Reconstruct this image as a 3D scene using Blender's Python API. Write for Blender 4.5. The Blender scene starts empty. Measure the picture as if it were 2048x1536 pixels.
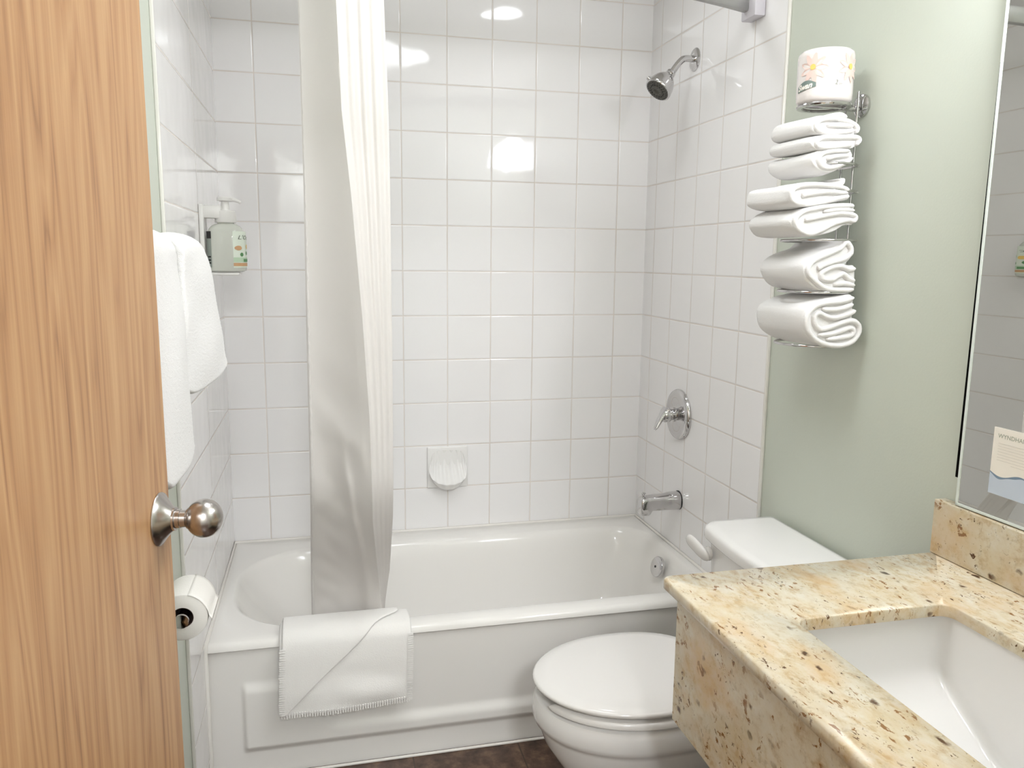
import bpy, bmesh, math, random
from mathutils import Vector, Matrix, noise
random.seed(7)
scene = bpy.context.scene
COL = scene.collection
PI = math.pi

# ------------------------------------------------------------------ camera
cam_d = bpy.data.cameras.new('camera'); cam = bpy.data.objects.new('camera', cam_d); COL.objects.link(cam)
scene.camera = cam
CAM = Vector((0.319312, -2.835248, 1.392768))
def _rot(a, b, c):
    return Matrix.Rotation(a, 3, 'Z') @ Matrix.Rotation(b, 3, 'X') @ Matrix.Rotation(c, 3, 'Y')
RM = _rot(-.2386, -.1568, -.0109)
right, fwd, up = RM.col[0], RM.col[1], RM.col[2]
m3 = Matrix((right, up, -fwd)).transposed()
cam.matrix_world = Matrix.Translation(CAM) @ m3.to_4x4()
cam_d.sensor_width = 36.0
FPX = 1575.8
cam_d.lens = FPX / 2048 * 36.0
cam_d.clip_start = 0.02

# ------------------------------------------------------------------ world, view
w = bpy.data.worlds.new('world'); scene.world = w; w.use_nodes = True
w.node_tree.nodes['Background'].inputs[0].default_value = (1.0, 0.97, 0.93, 1)
w.node_tree.nodes['Background'].inputs[1].default_value = 0.25
scene.view_settings.view_transform = 'Standard'
scene.view_settings.look = 'None'
scene.view_settings.exposure = 0.02
scene.view_settings.gamma = 1.0
scene.view_settings.use_curve_mapping = False
LAMP_E = 56.0        # vanity lamp diffuser
HALL_FILL_W = 52.0        # added fill lamp in the hallway
CEIL_FILL_W = 9.0         # added fill lamp under the bathroom ceiling

# ------------------------------------------------------------------ materials
def srgb(r, g, b):
    f = lambda c: (c/255/12.92) if c/255 <= .04045 else ((c/255+.055)/1.055)**2.4
    return (f(r), f(g), f(b), 1)
def new_mat(name):
    m = bpy.data.materials.new(name); m.use_nodes = True
    nt = m.node_tree
    return m, nt, nt.nodes['Principled BSDF']
def simple(name, col, rough=.5, metal=0, spec=.5, bump=None, coat=0, sss=0, trans=0, ior=1.45):
    m, nt, b = new_mat(name)
    b.inputs['Base Color'].default_value = col
    b.inputs['Roughness'].default_value = rough
    b.inputs['Metallic'].default_value = metal
    b.inputs['Specular IOR Level'].default_value = spec
    b.inputs['Coat Weight'].default_value = coat
    b.inputs['IOR'].default_value = ior
    b.inputs['Transmission Weight'].default_value = trans
    if bump:
        sc, st, dist = bump
        n = nt.nodes.new('ShaderNodeTexNoise'); n.inputs['Scale'].default_value = sc; n.inputs['Detail'].default_value = 3
        g = nt.nodes.new('ShaderNodeNewGeometry'); nt.links.new(g.outputs['Position'], n.inputs['Vector'])
        bp = nt.nodes.new('ShaderNodeBump'); bp.inputs['Strength'].default_value = st; bp.inputs['Distance'].default_value = dist
        nt.links.new(n.outputs['Fac'], bp.inputs['Height']); nt.links.new(bp.outputs['Normal'], b.inputs['Normal'])
    return m
def math_node(nt, op, a, b=None, c=None, clamp=False):
    n = nt.nodes.new('ShaderNodeMath'); n.operation = op; n.use_clamp = clamp
    for i, v in enumerate((a, b, c)):
        if v is None: continue
        if isinstance(v, (int, float)): n.inputs[i].default_value = v
        else: nt.links.new(v, n.inputs[i])
    return n.outputs[0]
T = 0.16
def tile_mat(name, axis, offu, offv=2.1484, TU=.16):
    m, nt, b = new_mat(name)
    g = nt.nodes.new('ShaderNodeNewGeometry'); s = nt.nodes.new('ShaderNodeSeparateXYZ')
    nt.links.new(g.outputs['Position'], s.inputs[0])
    u = math_node(nt, 'PINGPONG', math_node(nt, 'SUBTRACT', s.outputs[axis], offu), TU/2)
    v = math_node(nt, 'PINGPONG', math_node(nt, 'SUBTRACT', s.outputs[2], offv), T/2)
    d = math_node(nt, 'MINIMUM', u, v)
    mr = nt.nodes.new('ShaderNodeMapRange'); mr.interpolation_type = 'SMOOTHSTEP'
    nt.links.new(d, mr.inputs[0]); mr.inputs[1].default_value = .0010; mr.inputs[2].default_value = .0024
    mix = nt.nodes.new('ShaderNodeMix'); mix.data_type = 'RGBA'
    nt.links.new(mr.outputs[0], mix.inputs['Factor'])
    # grout tone wanders a little
    gn = nt.nodes.new('ShaderNodeTexNoise'); gn.inputs['Scale'].default_value = 5; nt.links.new(g.outputs['Position'], gn.inputs['Vector'])
    cr = nt.nodes.new('ShaderNodeValToRGB'); nt.links.new(gn.outputs['Fac'], cr.inputs[0])
    cr.color_ramp.elements[0].position = .35; cr.color_ramp.elements[0].color = srgb(232, 225, 218)
    cr.color_ramp.elements[1].position = .65; cr.color_ramp.elements[1].color = srgb(218, 209, 200)
    nt.links.new(cr.outputs[0], mix.inputs['A'])
    mix.inputs['B'].default_value = srgb(244, 242, 241)
    nt.links.new(mix.outputs['Result'], b.inputs['Base Color'])
    rr = nt.nodes.new('ShaderNodeMapRange'); nt.links.new(mr.outputs[0], rr.inputs[0]); rr.inputs[3].default_value = .75; rr.inputs[4].default_value = .06
    nt.links.new(rr.outputs[0], b.inputs['Roughness'])
    # pillowed tile edge and slight glaze waviness
    pe = nt.nodes.new('ShaderNodeMapRange'); pe.interpolation_type = 'SMOOTHSTEP'
    nt.links.new(d, pe.inputs[0]); pe.inputs[1].default_value = 0; pe.inputs[2].default_value = .005
    wn = nt.nodes.new('ShaderNodeTexNoise'); wn.inputs['Scale'].default_value = 9; wn.inputs['Detail'].default_value = 1
    nt.links.new(g.outputs['Position'], wn.inputs['Vector'])
    hsum = math_node(nt, 'ADD', math_node(nt, 'MULTIPLY', pe.outputs[0], .0010), math_node(nt, 'MULTIPLY', wn.outputs['Fac'], .0012))
    bp = nt.nodes.new('ShaderNodeBump'); bp.inputs['Strength'].default_value = 1; bp.inputs['Distance'].default_value = 1.0
    nt.links.new(hsum, bp.inputs['Height']); nt.links.new(bp.outputs['Normal'], b.inputs['Normal'])
    return m
def terry(name, col, scale=700, strength=.5):
    m = simple(name, col, rough=.95, spec=.1, bump=(scale, strength, .003))
    m.node_tree.nodes['Principled BSDF'].inputs['Sheen Weight'].default_value = .3
    return m
M = {}
M['tile_back'] = tile_mat('glazed tile back', 0, .1252)
M['tile_right'] = tile_mat('glazed tile right', 1, -.0844)
M['tile_left'] = tile_mat('glazed tile left', 1, -.487, TU=.4975)
M['edge'] = simple('glazed edge', srgb(236, 233, 226), .12)
M['green'] = simple('sage green paint', srgb(203, 208, 195), .38, spec=.35, bump=(220, .12, .002))
M['white_paint'] = simple('white paint', srgb(232, 230, 224), .7)
M['tub'] = simple('white enamel', srgb(238, 235, 230), .10)
M['porcelain'] = simple('white porcelain', srgb(238, 236, 233), .09)
M['seat'] = simple('white seat plastic', srgb(224, 221, 217), .09)
M['chrome'] = simple('chrome', (.62, .61, .61, 1), .07, metal=1)
M['brushed'] = simple('satin nickel', (.50, .47, .45, 1), .24, metal=1)
M['dark'] = simple('dark rubber', (.03, .03, .03, 1), .5)
M['nozzle'] = simple('grey nozzle face', (.10, .095, .08, 1), .4, bump=(300, .6, .004))
M['terry'] = terry('white terry', srgb(240, 238, 236))
M['mat_cloth'] = terry('white woven mat cloth', srgb(240, 237, 233), 420, .35)
M['curtain'] = simple('off white curtain fabric', srgb(238, 234, 230), .85, spec=.1, bump=(500, .12, .001))
_nt = M['curtain'].node_tree
_tr = _nt.nodes.new('ShaderNodeBsdfTranslucent'); _tr.inputs['Color'].default_value = srgb(242, 237, 233)
_mx = _nt.nodes.new('ShaderNodeMixShader'); _mx.inputs[0].default_value = .22
_nt.links.new(_nt.nodes['Principled BSDF'].outputs[0], _mx.inputs[1]); _nt.links.new(_tr.outputs[0], _mx.inputs[2])
_nt.links.new(_mx.outputs[0], _nt.nodes['Material Output'].inputs['Surface'])
M['plastic'] = simple('white plastic', srgb(236, 234, 230), .3)
M['rodmetal'] = simple('brushed rod', (.42, .42, .41, 1), .38, metal=.6)
M['bracket'] = simple('lilac white bracket', srgb(214, 210, 216), .3)
M['paper'] = simple('tissue paper', srgb(242, 238, 232), .95, spec=.1, bump=(250, .3, .001))
M['wrap'] = simple('printed wrap film', srgb(230, 223, 219), .18, coat=.5)
M['core_hole'] = simple('cardboard tube', srgb(70, 52, 44), .8)
M['caulk'] = simple('white caulk', srgb(236, 232, 225), .5)
M['ink'] = simple('dark ink', srgb(40, 38, 40), .5)
M['inkgrey'] = simple('grey ink', srgb(118, 122, 112), .5)
M['inkgreen'] = simple('dark green ink', srgb(84, 104, 98), .5)
M['swan_grey'] = simple('grey green banner', srgb(150, 158, 150), .4)
M['banner'] = simple('grey green banner print', srgb(122, 136, 130), .4)
M['leaf'] = simple('green leaf print', srgb(96, 146, 96), .5)
M['pale_leaf'] = simple('pale green print', srgb(190, 212, 184), .5)
M['peach'] = simple('tan print', srgb(204, 160, 118), .5)
M['yellow'] = simple('yellow flower print', srgb(238, 200, 110), .4)
M['pinkpr'] = simple('pale pink petal print', srgb(224, 198, 188), .4)
M['label'] = simple('pale label', srgb(228, 236, 222), .35)
M['wave'] = simple('blue wave print', srgb(196, 206, 220), .6)
M['wavedk'] = simple('deep blue print', srgb(120, 140, 160), .6)
M['cardink'] = simple('soft grey green ink', srgb(150, 158, 140), .6)
M['fine'] = simple('faint print', srgb(214, 208, 198), .6)
M['card'] = simple('white card', srgb(240, 234, 224), .7)
M['mirror'] = simple('mirror silver', (.70, .70, .66, 1), .01, metal=1)
M['backing_shade'] = simple('mirror backing and gap shade', (.006, .005, .005, 1), 1, spec=0)  # also colours the painted shadow in the gap beside the mirror
M['glassedge'] = simple('bright glass edge', srgb(225, 232, 226), .08)
M['gel'] = simple('translucent gel', srgb(214, 218, 206), .12, coat=.4)
def opal():
    m, nt, b = new_mat('opal lamp glass')
    b.inputs['Base Color'].default_value = (1, 1, 1, 1)
    b.inputs['Emission Color'].default_value = (.970, .985, 1.06, 1)
    b.inputs['Emission Strength'].default_value = LAMP_E
    return m
M['opal'] = opal()
def bottle_mat():
    m, nt, b = new_mat('clear bottle of gel')
    b.inputs['Base Color'].default_value = srgb(232, 234, 224)
    b.inputs['Roughness'].default_value = .08
    b.inputs['Transmission Weight'].default_value = .30
    b.inputs['IOR'].default_value = 1.38
    return m
M['bottle'] = bottle_mat()

def wood_mat():
    m, nt, b = new_mat('oak veneer')
    tc = nt.nodes.new('ShaderNodeTexCoord')
    mp = nt.nodes.new('ShaderNodeMapping'); nt.links.new(tc.outputs['Object'], mp.inputs['Vector'])
    mp.inputs['Scale'].default_value = (1, 9, .62)
    # cathedral figure: distorted bands
    n1 = nt.nodes.new('ShaderNodeTexNoise'); n1.inputs['Scale'].default_value = 1.5; n1.inputs['Detail'].default_value = 2.0
    nt.links.new(mp.outputs[0], n1.inputs['Vector'])
    band = math_node(nt, 'FRACT', math_node(nt, 'MULTIPLY', n1.outputs['Fac'], 11))
    band = math_node(nt, 'PINGPONG', band, .5)
    mp2 = nt.nodes.new('ShaderNodeMapping'); nt.links.new(tc.outputs['Object'], mp2.inputs['Vector'])
    mp2.inputs['Scale'].default_value = (1, 170, 3.2)
    n2 = nt.nodes.new('ShaderNodeTexNoise'); n2.inputs['Scale'].default_value = 1.6; n2.inputs['Detail'].default_value = 4
    nt.links.new(mp2.outputs[0], n2.inputs['Vector'])
    mp3 = nt.nodes.new('ShaderNodeMapping'); nt.links.new(tc.outputs['Object'], mp3.inputs['Vector'])
    mp3.inputs['Scale'].default_value = (1, 30, 1.6)
    n3 = nt.nodes.new('ShaderNodeTexNoise'); n3.inputs['Scale'].default_value = 1.2; n3.inputs['Detail'].default_value = 3
    nt.links.new(mp3.outputs[0], n3.inputs['Vector'])
    f = math_node(nt, 'ADD', math_node(nt, 'MULTIPLY', band, .55), math_node(nt, 'MULTIPLY', n2.outputs['Fac'], .45))
    f = math_node(nt, 'ADD', f, math_node(nt, 'MULTIPLY', n3.outputs['Fac'], .5))
    cr = nt.nodes.new('ShaderNodeValToRGB'); nt.links.new(f, cr.inputs[0])
    e = cr.color_ramp.elements
    e[0].position = .34; e[0].color = srgb(138, 96, 62)
    e[1].position = .85; e[1].color = srgb(196, 156, 112)
    x = e.new(.52); x.color = srgb(176, 132, 90)
    nt.links.new(cr.outputs[0], b.inputs['Base Color'])
    b.inputs['Roughness'].default_value = .36
    bp = nt.nodes.new('ShaderNodeBump'); bp.inputs['Strength'].default_value = .15; bp.inputs['Distance'].default_value = .0005
    nt.links.new(n2.outputs['Fac'], bp.inputs['Height']); nt.links.new(bp.outputs['Normal'], b.inputs['Normal'])
    return m
M['wood'] = wood_mat()

def granite_mat():
    m, nt, b = new_mat('cream and ochre granite')
    g = nt.nodes.new('ShaderNodeNewGeometry')
    def nz(scale, detail, rough=.5, stretch=None, dist=0):
        n = nt.nodes.new('ShaderNodeTexNoise'); n.inputs['Scale'].default_value = scale; n.inputs['Detail'].default_value = detail
        n.inputs['Roughness'].default_value = rough; n.inputs['Distortion'].default_value = dist
        mp = nt.nodes.new('ShaderNodeMapping'); mp.inputs['Rotation'].default_value = (.3, .2, .5)
        if stretch: mp.inputs['Scale'].default_value = stretch
        nt.links.new(g.outputs['Position'], mp.inputs['Vector']); nt.links.new(mp.outputs[0], n.inputs['Vector'])
        return n.outputs['Fac']
    def ramp(src, stops):
        cr = nt.nodes.new('ShaderNodeValToRGB'); nt.links.new(src, cr.inputs[0])
        e = cr.color_ramp.elements
        e[0].position, e[0].color = stops[0]; e[1].position, e[1].color = stops[-1]
        for p, c in stops[1:-1]:
            x = e.new(p); x.color = c
        return cr.outputs[0]
    def mix(f, a, c):
        n = nt.nodes.new('ShaderNodeMix'); n.data_type = 'RGBA'
        nt.links.new(f, n.inputs['Factor'])
        for s, v in (('A', a), ('B', c)):
            if isinstance(v, tuple): n.inputs[s].default_value = v
            else: nt.links.new(v, n.inputs[s])
        return n.outputs['Result']
    G = lambda v: (v, v, v, 1)
    base = ramp(nz(9, 4, .6, (1.6, .7, 1)), [(.28, srgb(196, 166, 120)), (.42, srgb(208, 193, 162)), (.56, srgb(213, 204, 183)), (.8, srgb(205, 199, 184))])
    mid = ramp(nz(45, 4, .65, (1.5, .8, 1)), [(.34, srgb(180, 152, 114)), (.48, srgb(211, 199, 172)), (.62, srgb(219, 213, 198))])
    c1 = mix(ramp(nz(20, 2), [(.35, G(.25)), (.65, G(.75))]), base, mid)
    grey = ramp(nz(70, 3, .6), [(.58, G(0)), (.70, G(.55))])
    c2 = mix(grey, c1, srgb(176, 160, 132))
    # dark mineral specks gathered in loose clusters
    def specks(scale, lo, hi, cl_scale, c0, c1_, rnd=.9):
        v = nt.nodes.new('ShaderNodeTexVoronoi'); v.feature = 'F1'; v.inputs['Scale'].default_value = scale; v.inputs['Randomness'].default_value = rnd
        mp = nt.nodes.new('ShaderNodeMapping'); mp.inputs['Scale'].default_value = (1, .55, .8); mp.inputs['Rotation'].default_value = (0, .2, .7)
        dn = nt.nodes.new('ShaderNodeTexNoise'); dn.inputs['Scale'].default_value = scale*1.7; dn.inputs['Detail'].default_value = 3
        nt.links.new(g.outputs['Position'], dn.inputs['Vector'])
        va = nt.nodes.new('ShaderNodeVectorMath'); va.operation = 'MULTIPLY_ADD'
        nt.links.new(dn.outputs['Color'], va.inputs[0]); va.inputs[1].default_value = (.6/scale,)*3; nt.links.new(g.outputs['Position'], va.inputs[2])
        nt.links.new(va.outputs[0], mp.inputs['Vector']); nt.links.new(mp.outputs[0], v.inputs['Vector'])
        s = nt.nodes.new('ShaderNodeMapRange'); nt.links.new(v.outputs['Distance'], s.inputs[0])
        s.inputs[1].default_value = lo; s.inputs[2].default_value = hi; s.inputs[3].default_value = 1; s.inputs[4].default_value = 0
        cl = ramp(nz(cl_scale, 3, .6), [(c0, G(0)), (c1_, G(1))])
        # only some cells carry a speck
        sep = nt.nodes.new('ShaderNodeSeparateColor'); nt.links.new(v.outputs['Color'], sep.inputs[0])
        keep = math_node(nt, 'GREATER_THAN', sep.outputs[0], .45)
        return math_node(nt, 'MULTIPLY', math_node(nt, 'MULTIPLY', s.outputs[0], cl), keep, clamp=True)
    def flecks(scale, stretch, lo, hi, cl_scale, c0, c1_, dist=.4):
        a = ramp(nz(scale, 4, .62, stretch, dist), [(lo, G(1)), (hi, G(0))])
        m_ = ramp(nz(cl_scale, 2, .55), [(c0, G(0)), (c1_, G(1))])
        return math_node(nt, 'MULTIPLY', a, m_, clamp=True)
    och = ramp(nz(7, 3, .6, (1.3, .7, 1)), [(.50, G(0)), (.66, G(.55))])
    c2b = mix(och, c2, srgb(204, 164, 108))
    c3 = mix(flecks(48, (2.4, 1, 1), .36, .40, 11, .44, .54), c2b, srgb(142, 104, 64))
    c4 = mix(flecks(85, (1.8, 1, 1), .345, .375, 9, .46, .54), c3, srgb(96, 68, 44))
    c5 = mix(specks(44, .12, .26, 6, .50, .58), c4, srgb(92, 64, 42))
    c6 = mix(specks(24, .10, .15, 4, .52, .60), c5, srgb(66, 42, 26))
    nt.links.new(c6, b.inputs['Base Color'])
    b.inputs['Roughness'].default_value = .14
    return m
M['granite'] = granite_mat()

def floor_mat():
    m, nt, b = new_mat('mottled brown vinyl tile')
    g = nt.nodes.new('ShaderNodeNewGeometry')
    n = nt.nodes.new('ShaderNodeTexNoise'); n.inputs['Scale'].default_value = 22; n.inputs['Detail'].default_value = 6; n.inputs['Roughness'].default_value = .65
    nt.links.new(g.outputs['Position'], n.inputs['Vector'])
    cr = nt.nodes.new('ShaderNodeValToRGB'); nt.links.new(n.outputs['Fac'], cr.inputs[0])
    e = cr.color_ramp.elements
    e[0].position = .32; e[0].color = srgb(48, 33, 27); e[1].position = .72; e[1].color = srgb(128, 102, 82)
    x = e.new(.52); x.color = srgb(86, 64, 52)
    s = nt.nodes.new('ShaderNodeSeparateXYZ'); nt.links.new(g.outputs['Position'], s.inputs[0])
    d = math_node(nt, 'MINIMUM', math_node(nt, 'PINGPONG', math_node(nt, 'ADD', s.outputs[0], .07), .1524), math_node(nt, 'PINGPONG', math_node(nt, 'ADD', s.outputs[1], .1), .1524))
    mr = nt.nodes.new('ShaderNodeMapRange'); nt.links.new(d, mr.inputs[0]); mr.inputs[1].default_value = .001; mr.inputs[2].default_value = .003
    mix = nt.nodes.new('ShaderNodeMix'); mix.data_type = 'RGBA'; nt.links.new(mr.outputs[0], mix.inputs['Factor'])
    mix.inputs['A'].default_value = srgb(60, 48, 40); nt.links.new(cr.outputs[0], mix.inputs['B'])
    nt.links.new(mix.outputs['Result'], b.inputs['Base Color'])
    b.inputs['Roughness'].default_value = .35
    return m
M['floor'] = floor_mat()

# ------------------------------------------------------------------ object helpers
WLOC = {}
def thing(name, loc, label, cat, group=None):
    o = bpy.data.objects.new(name, None); COL.objects.link(o); o.location = loc
    o.empty_display_size = .05
    o['label'] = label; o['category'] = cat
    if group: o['group'] = group
    WLOC[o] = Vector(loc)
    return o
def mesh_obj(name, bm, mat, parent=None, smooth=True, angle=40, loc=None):
    """bm holds world coordinates; the object's origin is its parent's (or loc)."""
    org = WLOC[parent] if parent else Vector(loc or (0, 0, 0))
    for v in bm.verts: v.co -= org
    bmesh.ops.recalc_face_normals(bm, faces=bm.faces)
    me = bpy.data.meshes.new(name); bm.to_mesh(me); bm.free()
    for p in me.polygons: p.use_smooth = smooth
    if smooth: me.set_sharp_from_angle(angle=math.radians(angle))
    if isinstance(mat, (list, tuple)):
        for x in mat: me.materials.append(x)
    else: me.materials.append(mat)
    o = bpy.data.objects.new(name, me); COL.objects.link(o)
    if parent: o.parent = parent
    else: o.location = org
    WLOC[o] = org
    return o
def tag(o, label=None, cat=None, group=None, kind=None):
    if label: o['label'] = label
    if cat: o['category'] = cat
    if group: o['group'] = group
    if kind: o['kind'] = kind
    return o
def struct(o, label=None):
    o['kind'] = 'structure'
    if label: o['label'] = label
    return o
def box(bm, x0, x1, y0, y1, z0, z1, bev=0, seg=2):
    vs = [bm.verts.new((x, y, z)) for x in (x0, x1) for y in (y0, y1) for z in (z0, z1)]
    f = [bm.faces.new([vs[i] for i in q]) for q in ((0, 1, 3, 2), (4, 6, 7, 5), (0, 4, 5, 1), (2, 3, 7, 6), (0, 2, 6, 4), (1, 5, 7, 3))]
    if bev:
        es = list({e for a in f for e in a.edges})
        bmesh.ops.bevel(bm, geom=es, offset=bev, segments=seg, profile=.5, affect='EDGES')
    return vs
def grid(bm, rows, closed_u=False, closed_v=False):
    """rows: list of lists of coordinates -> quads"""
    V = [[bm.verts.new(p) for p in r] for r in rows]
    nr, nc = len(V), len(V[0])
    for i in range(nr if closed_v else nr-1):
        for j in range(nc if closed_u else nc-1):
            a, b, c, d = V[i][j], V[i][(j+1) % nc], V[(i+1) % nr][(j+1) % nc], V[(i+1) % nr][j]
            try: bm.faces.new((a, b, c, d))
            except ValueError: pass
    return V
def frame(axis):
    z = Vector(axis).normalized()
    x = Vector((0, 0, 1)).cross(z)
    if x.length < 1e-4: x = Vector((1, 0, 0))
    x.normalize(); y = z.cross(x)
    return x, y, z
def lathe(bm, org, axis, prof, n=40, cap=True):
    x, y, z = frame(axis); org = Vector(org)
    rows = []
    for r, h in prof:
        rows.append([org + z*h + x*(r*math.cos(2*PI*k/n)) + y*(r*math.sin(2*PI*k/n)) for k in range(n)])
    V = grid(bm, rows, closed_u=True)
    if cap:
        for r in (V[0], V[-1]):
            try: bm.faces.new(r)
            except ValueError: pass
    return V
def tube(bm, pts, r, n=12, closed=False, cap=True):
    pts = [Vector(p) for p in pts]
    m = len(pts); rows = []
    prev = None
    for i, p in enumerate(pts):
        if closed: t = pts[(i+1) % m] - pts[i-1]
        else: t = pts[min(i+1, m-1)] - pts[max(i-1, 0)]
        t.normalize()
        if prev is None:
            x, y, _ = frame(t)
        else:
            x = prev - t*prev.dot(t); x.normalize(); y = t.cross(x)
        prev = x
        rr = r(i/(m-1)) if callable(r) else r
        rows.append([p + x*(rr*math.cos(2*PI*k/n)) + y*(rr*math.sin(2*PI*k/n)) for k in range(n)])
    V = grid(bm, rows, closed_u=True, closed_v=closed)
    if cap and not closed:
        bm.faces.new(V[0]); bm.faces.new(V[-1])
    return V
def spline(pts, n=8, closed=False):
    """Catmull-Rom through pts"""
    P = [Vector(p) for p in pts]; m = len(P); out = []
    rng = range(m) if closed else range(m-1)
    for i in rng:
        p0 = P[i-1] if (closed or i > 0) else P[0]*2 - P[1]
        p1 = P[i]; p2 = P[(i+1) % m]
        p3 = P[(i+2) % m] if (closed or i+2 < m) else P[-1]*2 - P[-2]
        for k in range(n):
            t = k/n
            out.append(.5*((2*p1) + (p2-p0)*t + (2*p0-5*p1+4*p2-p3)*t*t + (3*p1-p0-3*p2+p3)*t**3))
    if not closed: out.append(P[-1])
    return out
def sst(a, b, x):
    t = max(0, min(1, (x-a)/(b-a))); return t*t*(3-2*t)
def lerp(a, b, t): return a+(b-a)*t
def px(x, y, X=None, Y=None, Z=None):
    """real-world point on a given plane seen at a photo position; used for measuring sizes only"""
    d = right*((x-1024)/FPX) + fwd + up*(-(y-768)/FPX)
    t = (X-CAM.x)/d.x if X is not None else (Y-CAM.y)/d.y if Y is not None else (Z-CAM.z)/d.z
    return CAM + d*t
def text_verts(s, size, font_shear=0, bold=0):
    cu = bpy.data.curves.new('lettering', 'FONT'); cu.body = s; cu.size = size; cu.resolution_u = 3
    cu.shear = font_shear; cu.offset = bold
    o = bpy.data.objects.new('lettering', cu); COL.objects.link(o)
    dg = bpy.context.evaluated_depsgraph_get()
    me = bpy.data.meshes.new_from_object(o.evaluated_get(dg))
    bpy.data.objects.remove(o)
    vs = [v.co.copy() for v in me.vertices]; fs = [list(p.vertices) for p in me.polygons]
    bpy.data.meshes.remove(me)
    return vs, fs
def text_bm(s, size, mapf, shear=0, bold=0, subdiv=0):
    vs, fs = text_verts(s, size, shear, bold)
    bm = bmesh.new(); V = [bm.verts.new(v) for v in vs]
    for f in fs:
        try: bm.faces.new([V[i] for i in f])
        except ValueError: pass
    for v in bm.verts: v.co = Vector(mapf(v.co.x, v.co.y))
    return bm

XR = 1.5228           # right wall plane (tile face)
HT = 2.44

# ------------------------------------------------------------------ room shell
bm = bmesh.new(); box(bm, -.35, 2.2, -4.4, .35, -.08, 0); struct(mesh_obj('floor', bm, M['floor'], smooth=False))
bm = bmesh.new(); box(bm, -.35, 2.2, -4.4, .35, HT, HT+.08); struct(mesh_obj('ceiling', bm, M['white_paint'], smooth=False))
bm = bmesh.new(); box(bm, -.12, XR+.12, .008, .12, 0, HT); wb = struct(mesh_obj('wall_back', bm, M['white_paint'], smooth=False))
bm = bmesh.new(); box(bm, -.008, XR+.008, 0, .008, .36, HT); mesh_obj('tile_panel', bm, M['tile_back'], wb, smooth=False)
bm = bmesh.new(); box(bm, -.12, -.007, -2.60, .008, 0, HT); wl = struct(mesh_obj('wall_left', bm, M['green'], smooth=False))
bm = bmesh.new(); box(bm, -.007, 0, -.984, .0, 0, HT); mesh_obj('tile_panel', bm, M['tile_left'], wl, smooth=False)
bm = bmesh.new(); box(bm, XR+.007, XR+.12, -2.60, .008, 0, HT); wr = struct(mesh_obj('wall_right', bm, M['green'], smooth=False))
bm = bmesh.new(); box(bm, XR, XR+.007, -.884, .0, 0, HT); mesh_obj('tile_panel', bm, M['tile_right'], wr, smooth=False)
bm = bmesh.new(); box(bm, -.007, .0012, -.992, -.984, 0, HT, .002, 2); struct(mesh_obj('trim_1', bm, M['edge']))
bm = bmesh.new(); box(bm, XR-.0012, XR+.007, -.892, -.884, 0, HT, .002, 2); struct(mesh_obj('trim_2', bm, M['edge']))
# front wall with the doorway the photo is taken from
bm = bmesh.new()
box(bm, -.12, .0, -2.60, -2.50, 0, HT); box(bm, .80, XR+.12, -2.60, -2.50, 0, HT); box(bm, 0, .80, -2.60, -2.50, 2.06, HT)
struct(mesh_obj('wall_front', bm, M['green'], smooth=False))
bm = bmesh.new(); box(bm, .775, .80, -2.615, -2.485, 0, 2.03, .003); box(bm, .0, .80, -2.615, -2.485, 2.03, 2.06, .003)
struct(mesh_obj('trim_3', bm, M['white_paint']))
bm = bmesh.new(); box(bm, -.35, 2.2, -4.4, -4.3, 0, HT); struct(mesh_obj('wall_hall', bm, M['white_paint'], smooth=False))
bm = bmesh.new(); box(bm, -.35, -.25, -4.3, -2.60, 0, HT); struct(mesh_obj('wall_hall_left', bm, M['white_paint'], smooth=False))
bm = bmesh.new(); box(bm, 2.1, 2.2, -4.3, -2.60, 0, HT); struct(mesh_obj('wall_hall_right', bm, M['white_paint'], smooth=False))

# caulk bead where the tub meets the floor and the tiles
bm = bmesh.new()
tube(bm, [(0.0, -.7915, .003), (XR, -.7915, .003)], .004, 8)
struct(mesh_obj('trim_4', bm, M['caulk']))
bm = bmesh.new()
tube(bm, [(.003, -.783, .005), (.003, -.783, .378), (.003, -.776, .3868), (.003, -.004, .3868), (XR-.003, -.004, .3868), (XR-.003, -.776, .3868), (XR-.003, -.783, .378), (XR-.003, -.783, .005)], .0065, 10)
struct(mesh_obj('trim_5', bm, M['caulk']))

# ------------------------------------------------------------------ oak door, standing open
DA = math.radians(7.5)
latch = Vector((.1145, -1.735, 0)); dd = Vector((math.sin(DA), math.cos(DA), 0)); dn_ = Vector((math.cos(DA), -math.sin(DA), 0))
hinge = latch - dd*.76
bm = bmesh.new(); box(bm, -.035, 0, 0, .76, .012, 2.025, .0015, 1)
door = mesh_obj('door_1', bm, M['wood'])
struct(door, 'oak veneer door standing open at the left')
door.matrix_world = Matrix.Translation(hinge) @ Matrix.Rotation(-DA, 4, 'Z')
kz = 1.056
# knob parts are modelled in the door's own space
bm = bmesh.new()
lathe(bm, (0, .718, kz), (1, 0, 0), [(.0345, 0), (.0350, .0015), (.0340, .0035), (.027, .008), (.019, .0145), (.0155, .0185), (.0155, .021), (.0130, .0215)], 48)
ros = mesh_obj('rosette', bm, M['brushed'], None); ros.parent = door
bm = bmesh.new()
lathe(bm, (0, .718, kz), (1, 0, 0), [(.0105, .018), (.0105, .021), (.0125, .0215), (.0125, .027), (.0115, .0275), (.0110, .034), (.0135, .036), (.0140, .038)], 40)
nk = mesh_obj('knob_neck', bm, M['brushed'], None); nk.parent = door
bm = bmesh.new()
prof = [(.0135, .036)]
for k in range(6, 41):
    a = PI*k/40
    prof.append((.0252*math.sin(a) if k < 40 else .0005, .0565 - .0232*math.cos(a)))
lathe(bm, (0, .718, kz), (1, 0, 0), [p for p in prof if p[1] > .035], 48)
kb = mesh_obj('knob', bm, M['brushed'], None); kb.parent = door
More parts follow.
